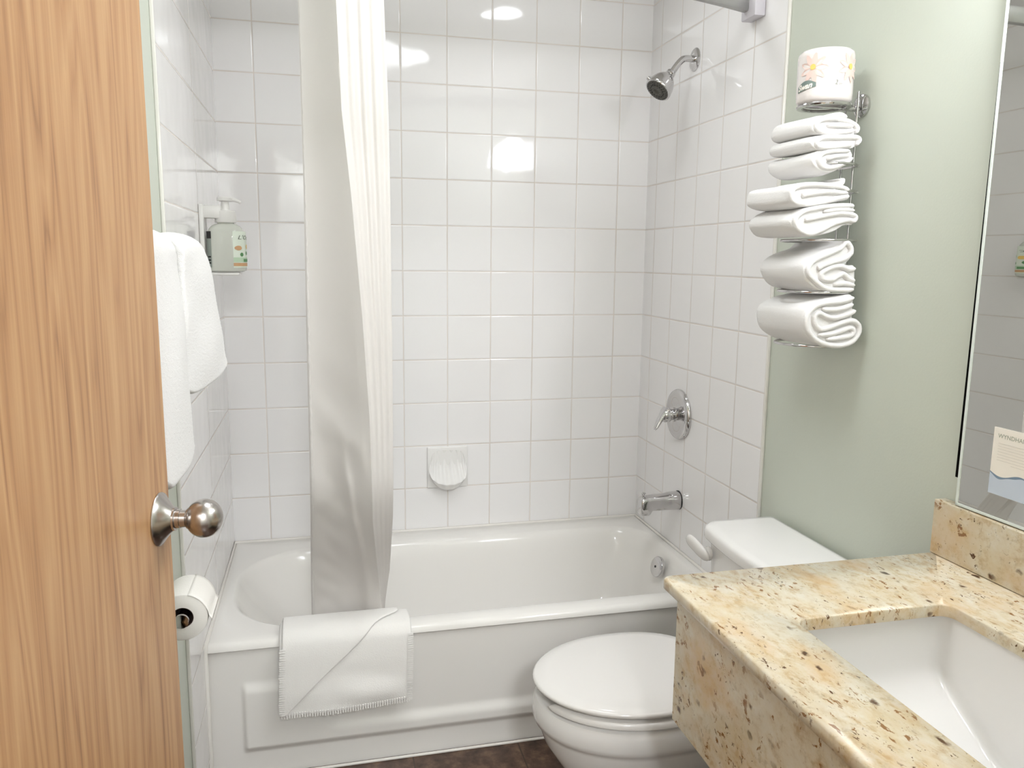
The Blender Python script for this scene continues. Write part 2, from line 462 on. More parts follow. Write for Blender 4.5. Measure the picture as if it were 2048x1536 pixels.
kb['label'] = 'round satin nickel knob'
for hz in (.25, 1.1, 1.8):
    bm = bmesh.new(); tube(bm, [(.004, -.006, hz-.045), (.004, -.006, hz+.045)], .006, 12)
    h_ = mesh_obj('hinge', bm, M['brushed'], None); h_.parent = door

# ------------------------------------------------------------------ bathtub
tub = thing('bathtub', (.76, -.395, 0), 'white alcove bathtub with a raised apron panel below the tiled walls', 'bathtub')
def rrect(x0, x1, y0, y1, rl, rr, z, N=128):
    """closed loop, left corners radius rl, right corners rr, counter-clockwise from +x side; even angular spacing by arc"""
    pts = []
    def arc(cx, cy, r, a0, a1, k):
        for i in range(k): 
            a = lerp(a0, a1, i/k); pts.append((cx+r*math.cos(a), cy+r*math.sin(a), z))
    def line(xa, ya, xb, yb, k):
        for i in range(k): pts.append((lerp(xa, xb, i/k), lerp(ya, yb, i/k), z))
    q = N//8
    arc(x1-rr, y1-rr, rr, 0, PI/2, q); line(x1-rr, y1, x0+rl, y1, q)
    arc(x0+rl, y1-rl, rl, PI/2, PI, q); line(x0, y1-rl, x0, y0+rl, q)
    arc(x0+rl, y0+rl, rl, PI, 1.5*PI, q); line(x0+rl, y0, x1-rr, y0, q)
    arc(x1-rr, y0+rr, rr, 1.5*PI, 2*PI, q); line(x1, y0+rr, x1, y1-rr, q)
    return pts
RZ = .388
bm = bmesh.new()
loops = [rrect(.0008, XR-.0008, -.775, -.004, .003, .003, .01),
         rrect(.0008, XR-.0008, -.775, -.004, .003, .003, RZ-.028)]
loops += [rrect(.0008, XR-.0008, -.785, -.004, .004, .004, RZ-.020),
          rrect(.004, XR-.004, -.783, -.005, .004, .004, RZ-.010),
          rrect(.006, XR-.006, -.777, -.007, .006, .006, RZ-.003),
          rrect(.012, XR-.012, -.768, -.012, .010, .010, RZ)]
loops += [rrect(.040, 1.492, -.722, -.105, .245, .13, RZ-.0005),
          rrect(.046, 1.487, -.716, -.111, .242, .128, RZ-.003),
          rrect(.052, 1.481, -.709, -.118, .240, .126, RZ-.010),
          rrect(.058, 1.474, -.701, -.126, .238, .124, RZ-.022),
          rrect(.085, 1.462, -.690, -.138, .23, .12, RZ-.065),
          rrect(.150, 1.440, -.678, -.150, .21, .12, RZ-.14),
          rrect(.225, 1.415, -.664, -.166, .19, .12, RZ-.23),
          rrect(.270, 1.398, -.648, -.182, .17, .12, RZ-.280),
          rrect(.310, 1.375, -.622, -.208, .15, .10, RZ-.306),
          rrect(.370, 1.335, -.575, -.255, .12, .08, RZ-.318)]
V = grid(bm, loops, closed_u=True)
bm.faces.new(V[-1])
body = mesh_obj('tub_shell', bm, M['tub'], tub, angle=50)
# apron: front skirt with a raised, swept panel
bm = bmesh.new(); rows = []
def apron_y(x, z):
    top = lerp(.272, .136, sst(.20, .34, x))
    h = .011
    dx = min(x-.085, 1.45-x); 
    k = sst(0, .016, dx)*sst(-.002, .022, z-.068)*(1-sst(-.030, .004, z-top))
    yb = -.778 - .006*sst(.355, .385, z)
    return yb - h*k
zs = [0.0, .02, .04, .055, .062] + [.066+.002*i for i in range(14)] + [.10+.0045*i for i in range(42)] + [.292, .31, .33, .345, .352, .358, .363, .368]
xs = [.0008, .03, .06, .075] + [.083+.003*i for i in range(8)] + [.11+.0045*i for i in range(72)] + [.45, .6, .8, 1.0, 1.2, 1.35, 1.42] + [1.43+.003*i for i in range(8)] + [1.47, 1.49, XR-.0008]
for z in zs: rows.append([(x, apron_y(x, z), z) for x in xs])
rows.append([(x, -.765, .368) for x in xs])
V = grid(bm, rows)
apron = mesh_obj('apron', bm, M['tub'], tub, angle=60)
# overflow plate on the drain-end wall of the tub
ov = thing('overflow_plate', (1.442, -.40, .335), 'round chrome overflow plate on the inside end wall of the bathtub', 'drain cover')
bm = bmesh.new()
oax = Vector((-.96, -.12, .28)); oo = Vector((1.446, -.405, .334))
lathe(bm, oo, oax, [(.036, 0), (.0365, .006), (.0345, .010), (.028, .0125), (.014, .0135), (.0005, .014)], 40)
mesh_obj('plate', bm, M['chrome'], ov)
bm = bmesh.new(); lathe(bm, oo, oax, [(.0042, .0130), (.0042, .0150), (.0005, .0152)], 16)
mesh_obj('screw', bm, M['dark'], ov)

# ------------------------------------------------------------------ soap dish (shell)
sd = thing('soap_dish', (.764, -.006, .626), 'white ceramic shell shaped soap dish set in the tiled back wall', 'soap dish')
bm = bmesh.new(); box(bm, .688, .840, -.009, .001, .548, .704, .004, 3)
mesh_obj('back_plate', bm, M['porcelain'], sd)
bm = bmesh.new()
def fan(t, k):   # t 0..1 across, k 0..1 from root to lip
    a = PI*(1-t)
    fl = 1+.05*math.cos(t*PI*14)
    # lip curve
    lx = .0715*math.cos(a); 
    s = math.sin(a)
    lz = .010 - .062*(s**.55)
    ly = -.010 - .050*(s**.8)*fl
    # root point, top of the scoop
    rx, rz, ry = .056*math.cos(a), .052 + .014*s, -.0095 - .0012*math.cos(t*PI*14)
    bowl = math.sin(PI*k)*.012*s - .0016*math.cos(t*PI*14)*math.sin(PI*k)
    return Vector((lerp(rx, lx, k), lerp(ry, ly, k**1.6) + bowl, lerp(rz, lz, k) - .006*math.sin(PI*k)*s))
def under(t, k):
    a = PI*(1-t); s = math.sin(a); fl = 1+.05*math.cos(t*PI*14)
    L = fan(t, 1)
    bx, bz, by = .064*math.cos(a), -.004-.080*s**.8, -.008
    return Vector((lerp(L.x, bx, k), lerp(L.y, by, k)-.008*math.sin(PI*k)*fl*s, lerp(L.z, bz, k) - .010*math.sin(PI*k)*s))
c0 = Vector((.764, 0, .626))
rows = []
for i in range(57):
    t = .005 + .99*i/56
    row = [c0+fan(t, k/12) for k in range(13)]
    row[-1] += Vector((0, -.001, .0))
    row += [c0+under(t, 0)+Vector((0, -.002, -.003))] + [c0+under(t, k/8) for k in range(1, 9)]
    rows.append(row)
grid(bm, rows)
mesh_obj('shell', bm, M['porcelain'], sd, angle=70)

# ------------------------------------------------------------------ shower head, valve, spout
SY = -.358
sh = thing('fixed_shower', (XR, SY, 2.04), 'chrome shower head on a bent arm high on the tiled right wall', 'shower head')
bm = bmesh.new(); lathe(bm, (XR, SY, 2.040), (-1, 0, 0), [(.036, 0), (.036, .002), (.033, .005), (.022, .008), (.012, .009)], 40)
mesh_obj('wall_flange', bm, M['chrome'], sh)
bm = bmesh.new()
tube(bm, spline([(XR-.004, SY, 2.040), (XR-.030, SY, 2.041), (XR-.046, SY, 2.036), (XR-.062, SY, 2.020), (XR-.078, SY, 1.998), (XR-.090, SY, 1.982)], 6), .0105, 20)
mesh_obj('shower_arm', bm, M['chrome'], sh)
hax = Vector((-.64, -.16, -.75)).normalized(); h0 = Vector((1.440, SY, 1.994))
bm = bmesh.new()
lathe(bm, h0, hax, [(.012, -.004), (.0155, 0), (.0160, .008), (.013, .011), (.017, .014), (.027, .026), (.036, .040), (.0415, .055), (.043, .066), (.0445, .070), (.0445, .078), (.042, .081), (.0395, .0805)], 48)
hd = mesh_obj('head_body', bm, M['chrome'], sh)
bm = bmesh.new()
lathe(bm, h0, hax, [(.0395, .079), (.0390, .0815), (.030, .083), (.0285, .0815), (.020, .0815), (.0185, .084), (.010, .084), (.009, .081), (.0005, .081)], 48)
fc = mesh_obj('spray_face', bm, M['nozzle'], hd)
fc['label'] = 'dark grey nozzle face'
bm = bmesh.new()
x_, y_, z_ = frame(hax)
for ring, cnt in ((.034, 24), (.024, 16), (.014, 9)):
    for k in range(cnt):
        a = 2*PI*k/cnt
        lathe(bm, h0+x_*ring*math.cos(a)+y_*ring*math.sin(a)+z_*.081, hax, [(.0016, 0), (.0012, .0035), (.0003, .0038)], 8)
mesh_obj('nozzles', bm, M['dark'], hd)
bm = bmesh.new()
tip = Vector((-.75, .1, .62)).normalized()
lathe(bm, h0 + z_*.070 + (tip - z_*tip.dot(z_)).normalized()*.040, (tip - z_*tip.dot(z_)).normalized(), [(.007, 0), (.0072, .007), (.006, .011), (.0005, .012)], 20)
mesh_obj('spray_lever', bm, M['chrome'], hd)

VY = -.362; VZ = .868
va = thing('shower_valve', (XR, VY, VZ), 'chrome round plate with a single lever handle on the right tiled wall', 'faucet handle')
bm = bmesh.new()
lathe(bm, (XR, VY, VZ), (-1, 0, 0), [(.087, 0), (.0885, .003), (.0880, .008), (.083, .015), (.074, .0185), (.066, .0175), (.045, .019), (.030, .023), (.022, .024)], 64)
mesh_obj('escutcheon', bm, M['chrome'], va)
bm = bmesh.new()
lathe(bm, (XR, VY, VZ), (-1, 0, 0), [(.025, .018), (.025, .030), (.020, .032), (.0195, .040), (.025, .042), (.0265, .058), (.023, .064), (.0005, .066)], 40)
hub = mesh_obj('hub', bm, M['chrome'], va)
bm = bmesh.new()
pth = spline([(XR-.050, VY, VZ+.018), (XR-.064, VY-.003, VZ+.004), (XR-.082, VY-.008, VZ-.022), (XR-.098, VY-.012, VZ-.050)], 8)
rows = []
for i, p in enumerate(pth):
    t = i/(len(pth)-1)
    hw = lerp(.024, .010, t**.8); th = lerp(.014, .006, t)
    tx = Vector((-.5, 0, -.86)) if t > .5 else Vector((-.75, 0, -.66))
    n_ = Vector((tx.z, 0, -tx.x))
    k_ = 1 if t < .95 else .6
    rows.append([p + Vector((0, 1, 0))*(hw*k_*math.cos(2*PI*k/20)) + n_*(th*k_*math.sin(2*PI*k/20)) for k in range(20)])
V = grid(bm, rows, closed_u=True); bm.faces.new(V[0]); bm.faces.new(V[-1])
mesh_obj('lever', bm, M['chrome'], va)

sp = thing('tub_spout', (XR, -.380, .565), 'chrome bathtub filler spout with a diverter knob below the valve', 'faucet')
bm = bmesh.new()
rows = []
for i, (x, hw, zt, zb) in enumerate([(0, .030, .030, -.031), (-.004, .0315, .0315, -.0325), (-.030, .031, .031, -.032), (-.042, .030, .0295, -.032), (-.055, .0275, .0265, -.0315), (-.085, .0265, .0240, -.0300), (-.105, .026, .0225, -.0295), (-.112, .026, .022, -.042), (-.118, .026, .0215, -.046), (-.138, .0255, .0200, -.046), (-.146, .024, .0165, -.042), (-.149, .020, .010, -.034)]):
    row = []
    for k in range(32):
        a = 2*PI*k/32
        e = .55 if i > 4 else .85
        c, s = math.cos(a), math.sin(a)
        cy = math.copysign(abs(c)**e, c)*hw; sz = math.copysign(abs(s)**e, s)
        z = (zt+zb)/2 + sz*(zt-zb)/2
        row.append((XR+x, -.380+cy, .565+z))
    rows.append(row)
V = grid(bm, rows, closed_u=True); bm.faces.new(V[0]); bm.faces.new(V[-1])
mesh_obj('spout_body', bm, M['chrome'], sp, angle=50)
bm = bmesh.new(); lathe(bm, (XR+.0, -.380, .565), (-1, 0, 0), [(.0335, 0), (.0335, .003), (.031, .004)], 32); mesh_obj('gasket', bm, M['dark'], sp)
bm = bmesh.new(); lathe(bm, (XR-.134, -.380, .580), (0, 0, 1), [(.004, 0), (.004, .012), (.0085, .016), (.0085, .019), (.006, .020), (.0005, .020)], 20)
mesh_obj('diverter_knob', bm, M['chrome'], sp)

# ------------------------------------------------------------------ shower rod and curtain
rod = thing('shower_rod', (.76, -.742, 2.10), 'bowed grey metal shower curtain rod crossing above the bathtub', 'curtain rod')
def rod_y(x): u_ = x/XR; return -.716 - .62*u_*(1-u_)
bm = bmesh.new(); rows_ = []
for i in range(49):
    x = lerp(.02, XR-.015, i/48); yy = rod_y(x)
    rows_.append([(x, yy+a, z_) for a, z_ in ((-.014, 2.084), (-.010, 2.078), (.010, 2.078), (.014, 2.084), (.014, 2.116), (.010, 2.122), (-.010, 2.122), (-.014, 2.116))])
V = grid(bm, rows_, closed_u=True); bm.faces.new(V[0]); bm.faces.new(V[-1]); mesh_obj('bar', bm, M['rodmetal'], rod)
for x0, x1 in ((0.001, .030), (XR-.034, XR-.001)):
    bm = bmesh.new(); box(bm, x0, x1, -.776, -.702, 2.058, 2.140, .004, 2)
    mesh_obj('end_bracket', bm, M['bracket'], rod)

cur = thing('shower_curtain', (.39, -.66, .30), 'off white fabric shower curtain bunched in folds hanging inside the bathtub', 'curtain')
ct = [(2.06, .2818, .3750, .4905), (1.73, .2818, .3844, .5005), (1.54, .2816, .4021, .5017), (1.25, .2785, .4226, .5017), (1.0, .2772, .4355, .5010), (.72, .2750, .4401, .4990), (.52, .2725, .4560, .4920), (.40, .2712, .4657, .4780), (.33, .2712, .4680, .4760)]
def curt(z):
    for a, b in zip(ct, ct[1:]):
        if a[0] >= z >= b[0]:
            t = (a[0]-z)/(a[0]-b[0]); return [lerp(a[i], b[i], t) for i in (1, 2, 3)]
    return ct[0][1:] if z > ct[0][0] else ct[-1][1:]
bm = bmesh.new(); rows = []
NZ = 150
zc = [lerp(2.068, .335, i/NZ) for i in range(NZ+1)]
for z in zc:
    xl, xb, xr_ = curt(z)
    h = (z-.335)/1.73
    h2 = sst(.38, .85, z); xl += .005*h2; xb -= .006*h2; xr_ -= .0105*h2
    row = []
    yback = lerp(-.625, -.800, h2); yap = lerp(-.690, -.895, h2)
    ap = lerp(.35, 1, h)
    # short return hem on the left edge
    for i in range(5):
        t = i/4; row.append((xl + .004*(1-t) , yback + .020*(1-t), z))
    for i in range(1, 40):
        t = i/39
        x = lerp(xl, xb, t)
        y = lerp(yback, yap, t**1.25)
        # one broad soft fold, fading upward, plus pulled creases from the hem
        y += .010*math.sin(PI*min(1, t*1.15))*lerp(1.2, .1, h)
        n1 = noise.noise(Vector((x*9+z*4.2, z*7.5, 3.1)))
        n2 = noise.noise(Vector((x*22+z*11, z*17, 9.4)))
        low = sst(1.35, .5, z)*math.sin(PI*min(1, t*1.05))**.6
        y += (n1*.017 + n2*.007)*low
        y -= .012*math.exp(-((t-lerp(.55, .80, sst(1.0, .5, z)))/.07)**2)*sst(1.0, .75, z)*sst(.33, .5, z)
        row.append((x, y, z))
    for i in range(1, 75):
        t = i/74
        x = lerp(xb, xr_, t)
        y = lerp(yap, lerp(-.645, -.850, h2), t)
        a = lerp(.001, .0105, sst(.55, 2.0, z))
        ph = t*4.0 + .18*math.sin(z*1.9)
        y += a*(math.cos(2*PI*ph)-1)*.5 * (-1) * math.sin(PI*min(1, max(0, t*1.02)))**.35
        y += .004*noise.noise(Vector((x*20, z*3, 1.7)))*math.sin(PI*t)
        row.append((x, y, z))
    rows.append(row)
grid(bm, rows)
cm = mesh_obj('curtain_panel', bm, M['curtain'], cur, angle=75)
so = cm.modifiers.new('thickness', 'SOLIDIFY'); so.thickness = .0014; so.offset = 0
bm = bmesh.new(); rows = []
for z in zc:
    h2 = sst(.38, .85, z); xl = curt(z)[0] + .005*h2; yb = lerp(-.625, -.800, h2)
    rows.append([(xl+.0005, yb-.0014, z), (xl+.0075, yb-.0022-.0008*math.sin(z*400), z), (xl+.0085, yb-.0016, z)])
grid(bm, rows)
hm = mesh_obj('hem', bm, M['curtain'], cur); hm.modifiers.new('thickness', 'SOLIDIFY').thickness = .001
for k in range(7):
    bm = bmesh.new(); xk = .288 + k*.033
    tube(bm, [(xk, rod_y(xk)+.024*math.cos(2*PI*i/20), 2.092+.038*math.sin(2*PI*i/20)) for i in range(20)], .0018, 8, closed=True)
    mesh_obj('ring', bm, M['chrome'], cur)

# ------------------------------------------------------------------ bath mat over the tub rim
mat = thing('bath_mat', (.365, -.79, .38), 'folded white bath mat draped over the front rim of the bathtub', 'bath mat')
def drape(s):
    """path over the rim: s=0 inside edge, growing toward the front bottom; returns (y, z)"""
    P = [(-.690, .372), (-.700, .390), (-.715, .3965), (-.760, .3975), (-.785, .393), (-.797, .378), (-.803, .35), (-.808, .30), (-.812, .25), (-.812, .188)]
    L = [0]
    for a, b in zip(P, P[1:]): L.append(L[-1]+math.hypot(b[0]-a[0], b[1]-a[1]))
    d = s*L[-1]
    for i in range(len(P)-1):
        if d <= L[i+1]+1e-9:
            t = (d-L[i])/(L[i+1]-L[i]); return lerp(P[i][0], P[i+1][0], t), lerp(P[i][1], P[i+1][1], t)
    return P[-1]
def mat_surf(u, s, off, x0, x1, wav=1.0):
    y, z = drape(s)
    y2, z2 = drape(min(1, s+.02)); y1, z1 = drape(max(0, s-.02))
    ty, tz = y2-y1, z2-z1; l = math.hypot(ty, tz) or 1
    ny, nz = tz/l, -ty/l     # outward
    if ny > 0 and s > .55: ny, nz = -ny, -nz
    if nz < 0 and s <= .55: ny, nz = -ny, -nz
    x = lerp(x0, x1, u)
    w_ = sst(.45, .9, s)*wav
    bulge = w_*(.006*math.sin(PI*u) + .003*math.sin(PI*(1.6*u+.3)+4*s)*math.sin(PI*u) + .005*noise.noise(Vector((u*3.2, s*3.5, .7)))*math.sin(PI*u)**.5)
    bulge += w_*.004*math.sin(18*(s-.12*u))*sst(.35, .6, u)*sst(1, .85, u)
    x += .003*math.sin(s*5)
    return Vector((x, y + ny*off - max(0, bulge), z + nz*off + (.010*(u-.3))*sst(.6, 1, s)))
def cloth_obj(name, rows, th, parent, lvl=1, mat_=None):
    bm = bmesh.new(); grid(bm, rows)
    o = mesh_obj(name, bm, mat_ or M['mat_cloth'], parent, angle=180)
    s_ = o.modifiers.new('thickness', 'SOLIDIFY'); s_.thickness = th; s_.offset = 0
    if lvl: 
        m_ = o.modifiers.new('round', 'SUBSURF'); m_.levels = lvl; m_.render_levels = lvl
    return o
cloth_obj('lower_layer', [[mat_surf(u/24, s/30, .003, .186, .530) for u in range(25)] for s in range(31)], .006, mat)
cloth_obj('middle_layer', [[mat_surf(u/24, s/30, .010, .192, .535) for u in range(25)] for s in range(31)], .006, mat)
# top flap folded back along the diagonal
rows = []
for i in range(31):
    s = .985*i/30
    w_ = 1.0 if s < .18 else lerp(1.0, .02, ((s-.18)/.805)**.86)
    w_ = max(.02, w_*.92)
    rows.append([mat_surf(w_*u/16, s, .0170, .194, .535) for u in range(17)])
cloth_obj('folded_flap', rows, .0055, mat)
# overcast hem with small stitches: right side, bottom, and left side of the flap
bm = bmesh.new()
def stitch_run(f, n, out, gap=.0):
    for i in range(n):
        t = i/n
        p, q = Vector(f(t)), Vector(f(min(1, t+.62/n)))
        j = .0012*random.uniform(-1, 1)
        a = p + out*(.004+j); b = q + out*(.004+j); c = q - out*.011; d = p - out*.011
        o_ = Vector((0, -.0022, 0))
        V8 = [bm.verts.new(v) for v in (a, b, c, d, a+o_, b+o_, c+o_, d+o_)]
        for fq in ((0, 1, 2, 3), (7, 6, 5, 4), (0, 4, 5, 1), (1, 5, 6, 2), (2, 6, 7, 3), (3, 7, 4, 0)):
            bm.faces.new([V8[k] for k in fq])
stitch_run(lambda t: mat_surf(t, .995, .0155, .192, .535), 52, Vector((0, 0, -1)))
stitch_run(lambda t: mat_surf(1, .40+.6*t, .0155, .192, .535), 34, Vector((1, 0, 0)))
mesh_obj('hem_stitching', bm, M['mat_cloth'], mat, smooth=False)
bm = bmesh.new()
stitch_run(lambda t: mat_surf(0, .42+.55*t, .0215, .192, .535), 30, Vector((-1, 0, 0)))
mesh_obj('flap_stitching', bm, M['mat_cloth'], mat, smooth=False)

# ------------------------------------------------------------------ toilet
CY = -1.205
toi = thing('toilet', (1.15, CY, 0), 'white two piece toilet with closed lid beside the granite vanity', 'toilet')
def egg(cx, front, back, hw, z, N=64, p=1.0):
    """egg outline in plan: nose toward -x"""
    out = []
    for k in range(N):
        a = 2*PI*k/N
        c, s = math.cos(a), math.sin(a)
        if c < 0: x = cx + c*(cx-front)
        else: x = cx + math.copysign(abs(c)**.75, c)*(back-cx)
        out.append((x, CY + hw*math.copysign(abs(s)**p, s), z))
    return out
bm = bmesh.new()
L = [egg(1.05, .93, 1.30, .095, 0.0), egg(1.05, .925, 1.30, .10, .03), egg(1.05, .925, 1.29, .10, .09), egg(1.04, .888, 1.28, .122, .16),
     egg(1.03, .840, 1.28, .150, .22), egg(1.02, .806, 1.28, .170, .275), egg(1.02, .793, 1.28, .178, .312),
     egg(1.02, .790, 1.28, .180, .322), egg(1.02, .782, 1.28, .186, .327), egg(1.02, .778, 1.28, .189, .340), egg(1.02, .780, 1.28, .189, .368), egg(1.02, .785, 1.28, .186, .382),
     egg(1.02, .808, 1.275, .175, .388)]
L += [egg(1.02, .855, 1.20, .128, .388), egg(1.02, .862, 1.19, .122, .372), egg(1.03, .90, 1.16, .09, .28), egg(1.04, .97, 1.12, .05, .20)]
V = grid(bm, L, closed_u=True); bm.faces.new(V[0]); bm.faces.new(V[-1])
mesh_obj('bowl', bm, M['porcelain'], toi, angle=50)
bm = bmesh.new(); box(bm, 1.20, 1.50, CY-.14, CY+.14, .30, .405, .02, 3); mesh_obj('deck', bm, M['porcelain'], toi)
# open-front seat: a U
bm = bmesh.new(); rows = []
o_out = egg(1.02, .782, 1.245, .190, 0, 96); o_in = egg(1.02, .872, 1.19, .112, 0, 96)
# open section at the nose: |angle - pi| small
idx = [k for k in range(96)]
gap0 = 5
seq = list(range(48+gap0, 96)) + list(range(0, 48-gap0+1))
for j, k in enumerate(seq):
    a, b = Vector(o_out[k]), Vector(o_in[k])
    sh_ = .35 if j in (0, len(seq)-1) else 1
    row = []
    for t, z in ((0.06, .391), (0, .3945), (0, .404), (.05, .4085), (.5, .411), (.94, .4085), (1, .402), (.94, .3915)):
        p = a.lerp(b, t); p.z = .400 + (z-.400)*sh_; row.append(p)
    rows.append(row)
V = grid(bm, rows, closed_u=True); bm.faces.new(V[0]); bm.faces.new(V[-1])
mesh_obj('seat', bm, M['seat'], toi, angle=50)
bm = bmesh.new(); LZ = .4185
L = [egg(1.02, .790, 1.240, .180, LZ), egg(1.02, .7795, 1.245, .1865, LZ+.001), egg(1.02, .7775, 1.247, .188, LZ+.005), egg(1.02, .7785, 1.246, .187, LZ+.009),
     egg(1.02, .783, 1.242, .183, LZ+.0125), egg(1.02, .815, 1.22, .163, LZ+.0148), egg(1.02, .90, 1.14, .09, LZ+.0170)]
V = grid(bm, L, closed_u=True); bm.faces.new(V[0]); bm.faces.new(V[-1])
mesh_obj('lid', bm, M['seat'], toi, angle=60)
for s in (-1, 1):
    bm = bmesh.new(); box(bm, 1.235, 1.275, CY+s*.075-.022, CY+s*.075+.022, .388, .428, .006, 2)
    mesh_obj('hinge', bm, M['seat'], toi)
# tank
def bowrect(x0, x1, y0, y1, r, bow, z, N=80):
    pts = rrect(x0, x1, y0, y1, r, .012, z, N)
    out = []
    for x, y, zz in pts:
        t = (y-(y0+y1)/2)/((y1-y0)/2)
        f = max(0, min(1, (x1-x)/(x1-x0)))
        out.append((x - bow*(1-t*t)*f, y, zz))
    return out
bm = bmesh.new()
L = [bowrect(1.345, 1.508, CY-.185, CY+.185, .04, .012, .405), bowrect(1.325, 1.510, CY-.200, CY+.200, .04, .014, .43), bowrect(1.318, 1.510, CY-.212, CY+.212, .035, .016, .55), bowrect(1.314, 1.510, CY-.218, CY+.218, .035, .016, .664)]
V = grid(bm, L, closed_u=True); bm.faces.new(V[0]); bm.faces.new(V[-1])
mesh_obj('tank', bm, M['porcelain'], toi, angle=50)
bm = bmesh.new()
Y0, Y1 = CY-.235, CY+.235
L = [bowrect(1.312, 1.512, Y0+.01, Y1-.01, .04, .018, .6655), bowrect(1.303, 1.516, Y0, Y1, .045, .018, .667), bowrect(1.300, 1.517, Y0-.002, Y1+.002, .046, .018, .672),
     bowrect(1.300, 1.517, Y0-.002, Y1+.002, .046, .018, .690), bowrect(1.3025, 1.516, Y0, Y1, .046, .018, .697), bowrect(1.308, 1.512, Y0+.006, Y1-.006, .045, .018, .7015), bowrect(1.325, 1.50, Y0+.025, Y1-.025, .035, .018, .704)]
V = grid(bm, L, closed_u=True); bm.faces.new(V[0]); bm.faces.new(V[-1])
mesh_obj('tank_lid', bm, M['porcelain'], toi, angle=50)
# trip lever: rounded paddle on the front left of the tank
bm = bmesh.new()
lp = Vector((1.300, -1.030, .632))
lathe(bm, lp, (-1, 0, 0), [(.0185, 0), (.019, .004), (.017, .010), (.012, .013), (.0005, .014)], 28)
lv = mesh_obj('lever_base', bm, M['seat'], toi)
bm = bmesh.new(); rows = []
pth = spline([(1.288, -1.052, .624), (1.280, -1.030, .634), (1.274, -1.006, .644), (1.269, -.982, .652), (1.267, -.960, .656)], 5)
for i, p in enumerate(pth):
    t = i/(len(pth)-1)
    e_ = math.sqrt(max(.02, 1-abs(2*t-1)**3.2)); hw = .0185*e_; th = .0095*e_
    rows.append([Vector(p)+Vector((0, -.35, .93))*(hw*math.cos(2*PI*k/20)) + Vector((-1, -.2, 0))*(th*math.sin(2*PI*k/20)) for k in range(20)])
V = grid(bm, rows, closed_u=True); bm.faces.new(V[0]); bm.faces.new(V[-1])
mesh_obj('flush_lever', bm, M['seat'], toi)

# ------------------------------------------------------------------ granite vanity top with sink
ZT = .818; ST = .021
VYF = -1.557; VYN = -2.495; VX0 = .9185
ctop = thing('granite_countertop', (1.22, -2.08, ZT), 'cream and brown granite vanity top with deep front apron and backsplash', 'countertop')
HX0, HX1, HY0, HY1 = 1.056, 1.352, -2.235, -1.772   # sink cutout
bm = bmesh.new()
def rr4(x0, x1, y0, y1, r, z, k=8):
    return rrect(x0, x1, y0, y1, r, r, z, 64)
outer_t = rr4(VX0+.003, XR-.001, VYN, VYF-.003, .012, ZT); inner_t = rr4(HX0, HX1, HY0, HY1, .022, ZT)
Ls = [inner_t, rr4(HX0-.002, HX1+.002, HY0-.002, HY1+.002, .024, ZT)]
grid(bm, [rr4(HX0+.0, HX1-.0, HY0+.0, HY1-.0, .022, ZT-ST), rr4(HX0, HX1, HY0, HY1, .022, ZT-.002), rr4(HX0-.002, HX1+.002, HY0-.002, HY1+.002, .024, ZT),
          outer_t, rr4(VX0, XR-.001, VYN, VYF, .014, ZT-.003), rr4(VX0, XR-.001, VYN, VYF, .014, ZT-ST+.002), rr4(VX0+.002, XR-.001, VYN, VYF-.002, .013, ZT-ST)], closed_u=True, closed_v=True)
mesh_obj('slab', bm, M['granite'], ctop, angle=50)
bm = bmesh.new(); box(bm, XR-.021, XR-.001+.007, VYN, VYF, ZT+.0005, .9295, .0015, 1); mesh_obj('backsplash', bm, M['granite'], ctop)
bm = bmesh.new(); box(bm, .928, .948, VYN, -1.606, .560, ZT-ST, .0015, 1); mesh_obj('apron', bm, M['granite'], ctop)
bm = bmesh.new(); box(bm, .948, XR-.001, -1.626, -1.606, .560, ZT-ST, .001, 1); mesh_obj('end_apron', bm, M['granite'], ctop)
# undermount basin
sk = thing('sink', (1.20, -2.0, ZT-ST), 'white rectangular undermount sink set in the granite vanity top', 'sink')
bm = bmesh.new()
zt = ZT-ST-.001
sx0, sx1, sy0, sy1 = HX0-.004, HX1+.004, HY0-.004, HY1+.014
N = 64
def sink_loop(x0, x1, y0, y1, r, zf, zn=None):
    out = []
    for x, y, _ in rrect(x0, x1, y0, y1, r, r, 0, N):
        out.append((x, y, zf if zn is None else lerp(zn, zf, (y-y0)/(y1-y0))))
    return out
def ramp_z(y):      # floor of the basin: falls from the far end to the drain
    return lerp(.700, .600, sst(-1.762, -1.945, y)*.0 + max(0, min(1, (-1.762-y)/.16)))
fl = []
Ls = [sink_loop(sx0-.022, sx1+.018, sy0-.02, sy1+.02, .02, zt), sink_loop(sx0-.001, sx1+.001, sy0, sy1, .022, zt), sink_loop(sx0, sx1, sy0, sy1, .022, zt-.006)]
def prof_loop(d, r, sink):
    out = []
    for x, y, _ in rrect(sx0+d, sx1-d, sy0+d, sy1-d, r, r, 0, N):
        out.append((x, y, ramp_z(y)+sink))
    return out
Ls += [prof_loop(.006, .022, .022), prof_loop(.009, .022, .010), prof_loop(.016, .022, .002), prof_loop(.028, .02, -.001)]
V = grid(bm, Ls, closed_u=True)
inner_pts = [v.co.copy() for v in V[-1]]
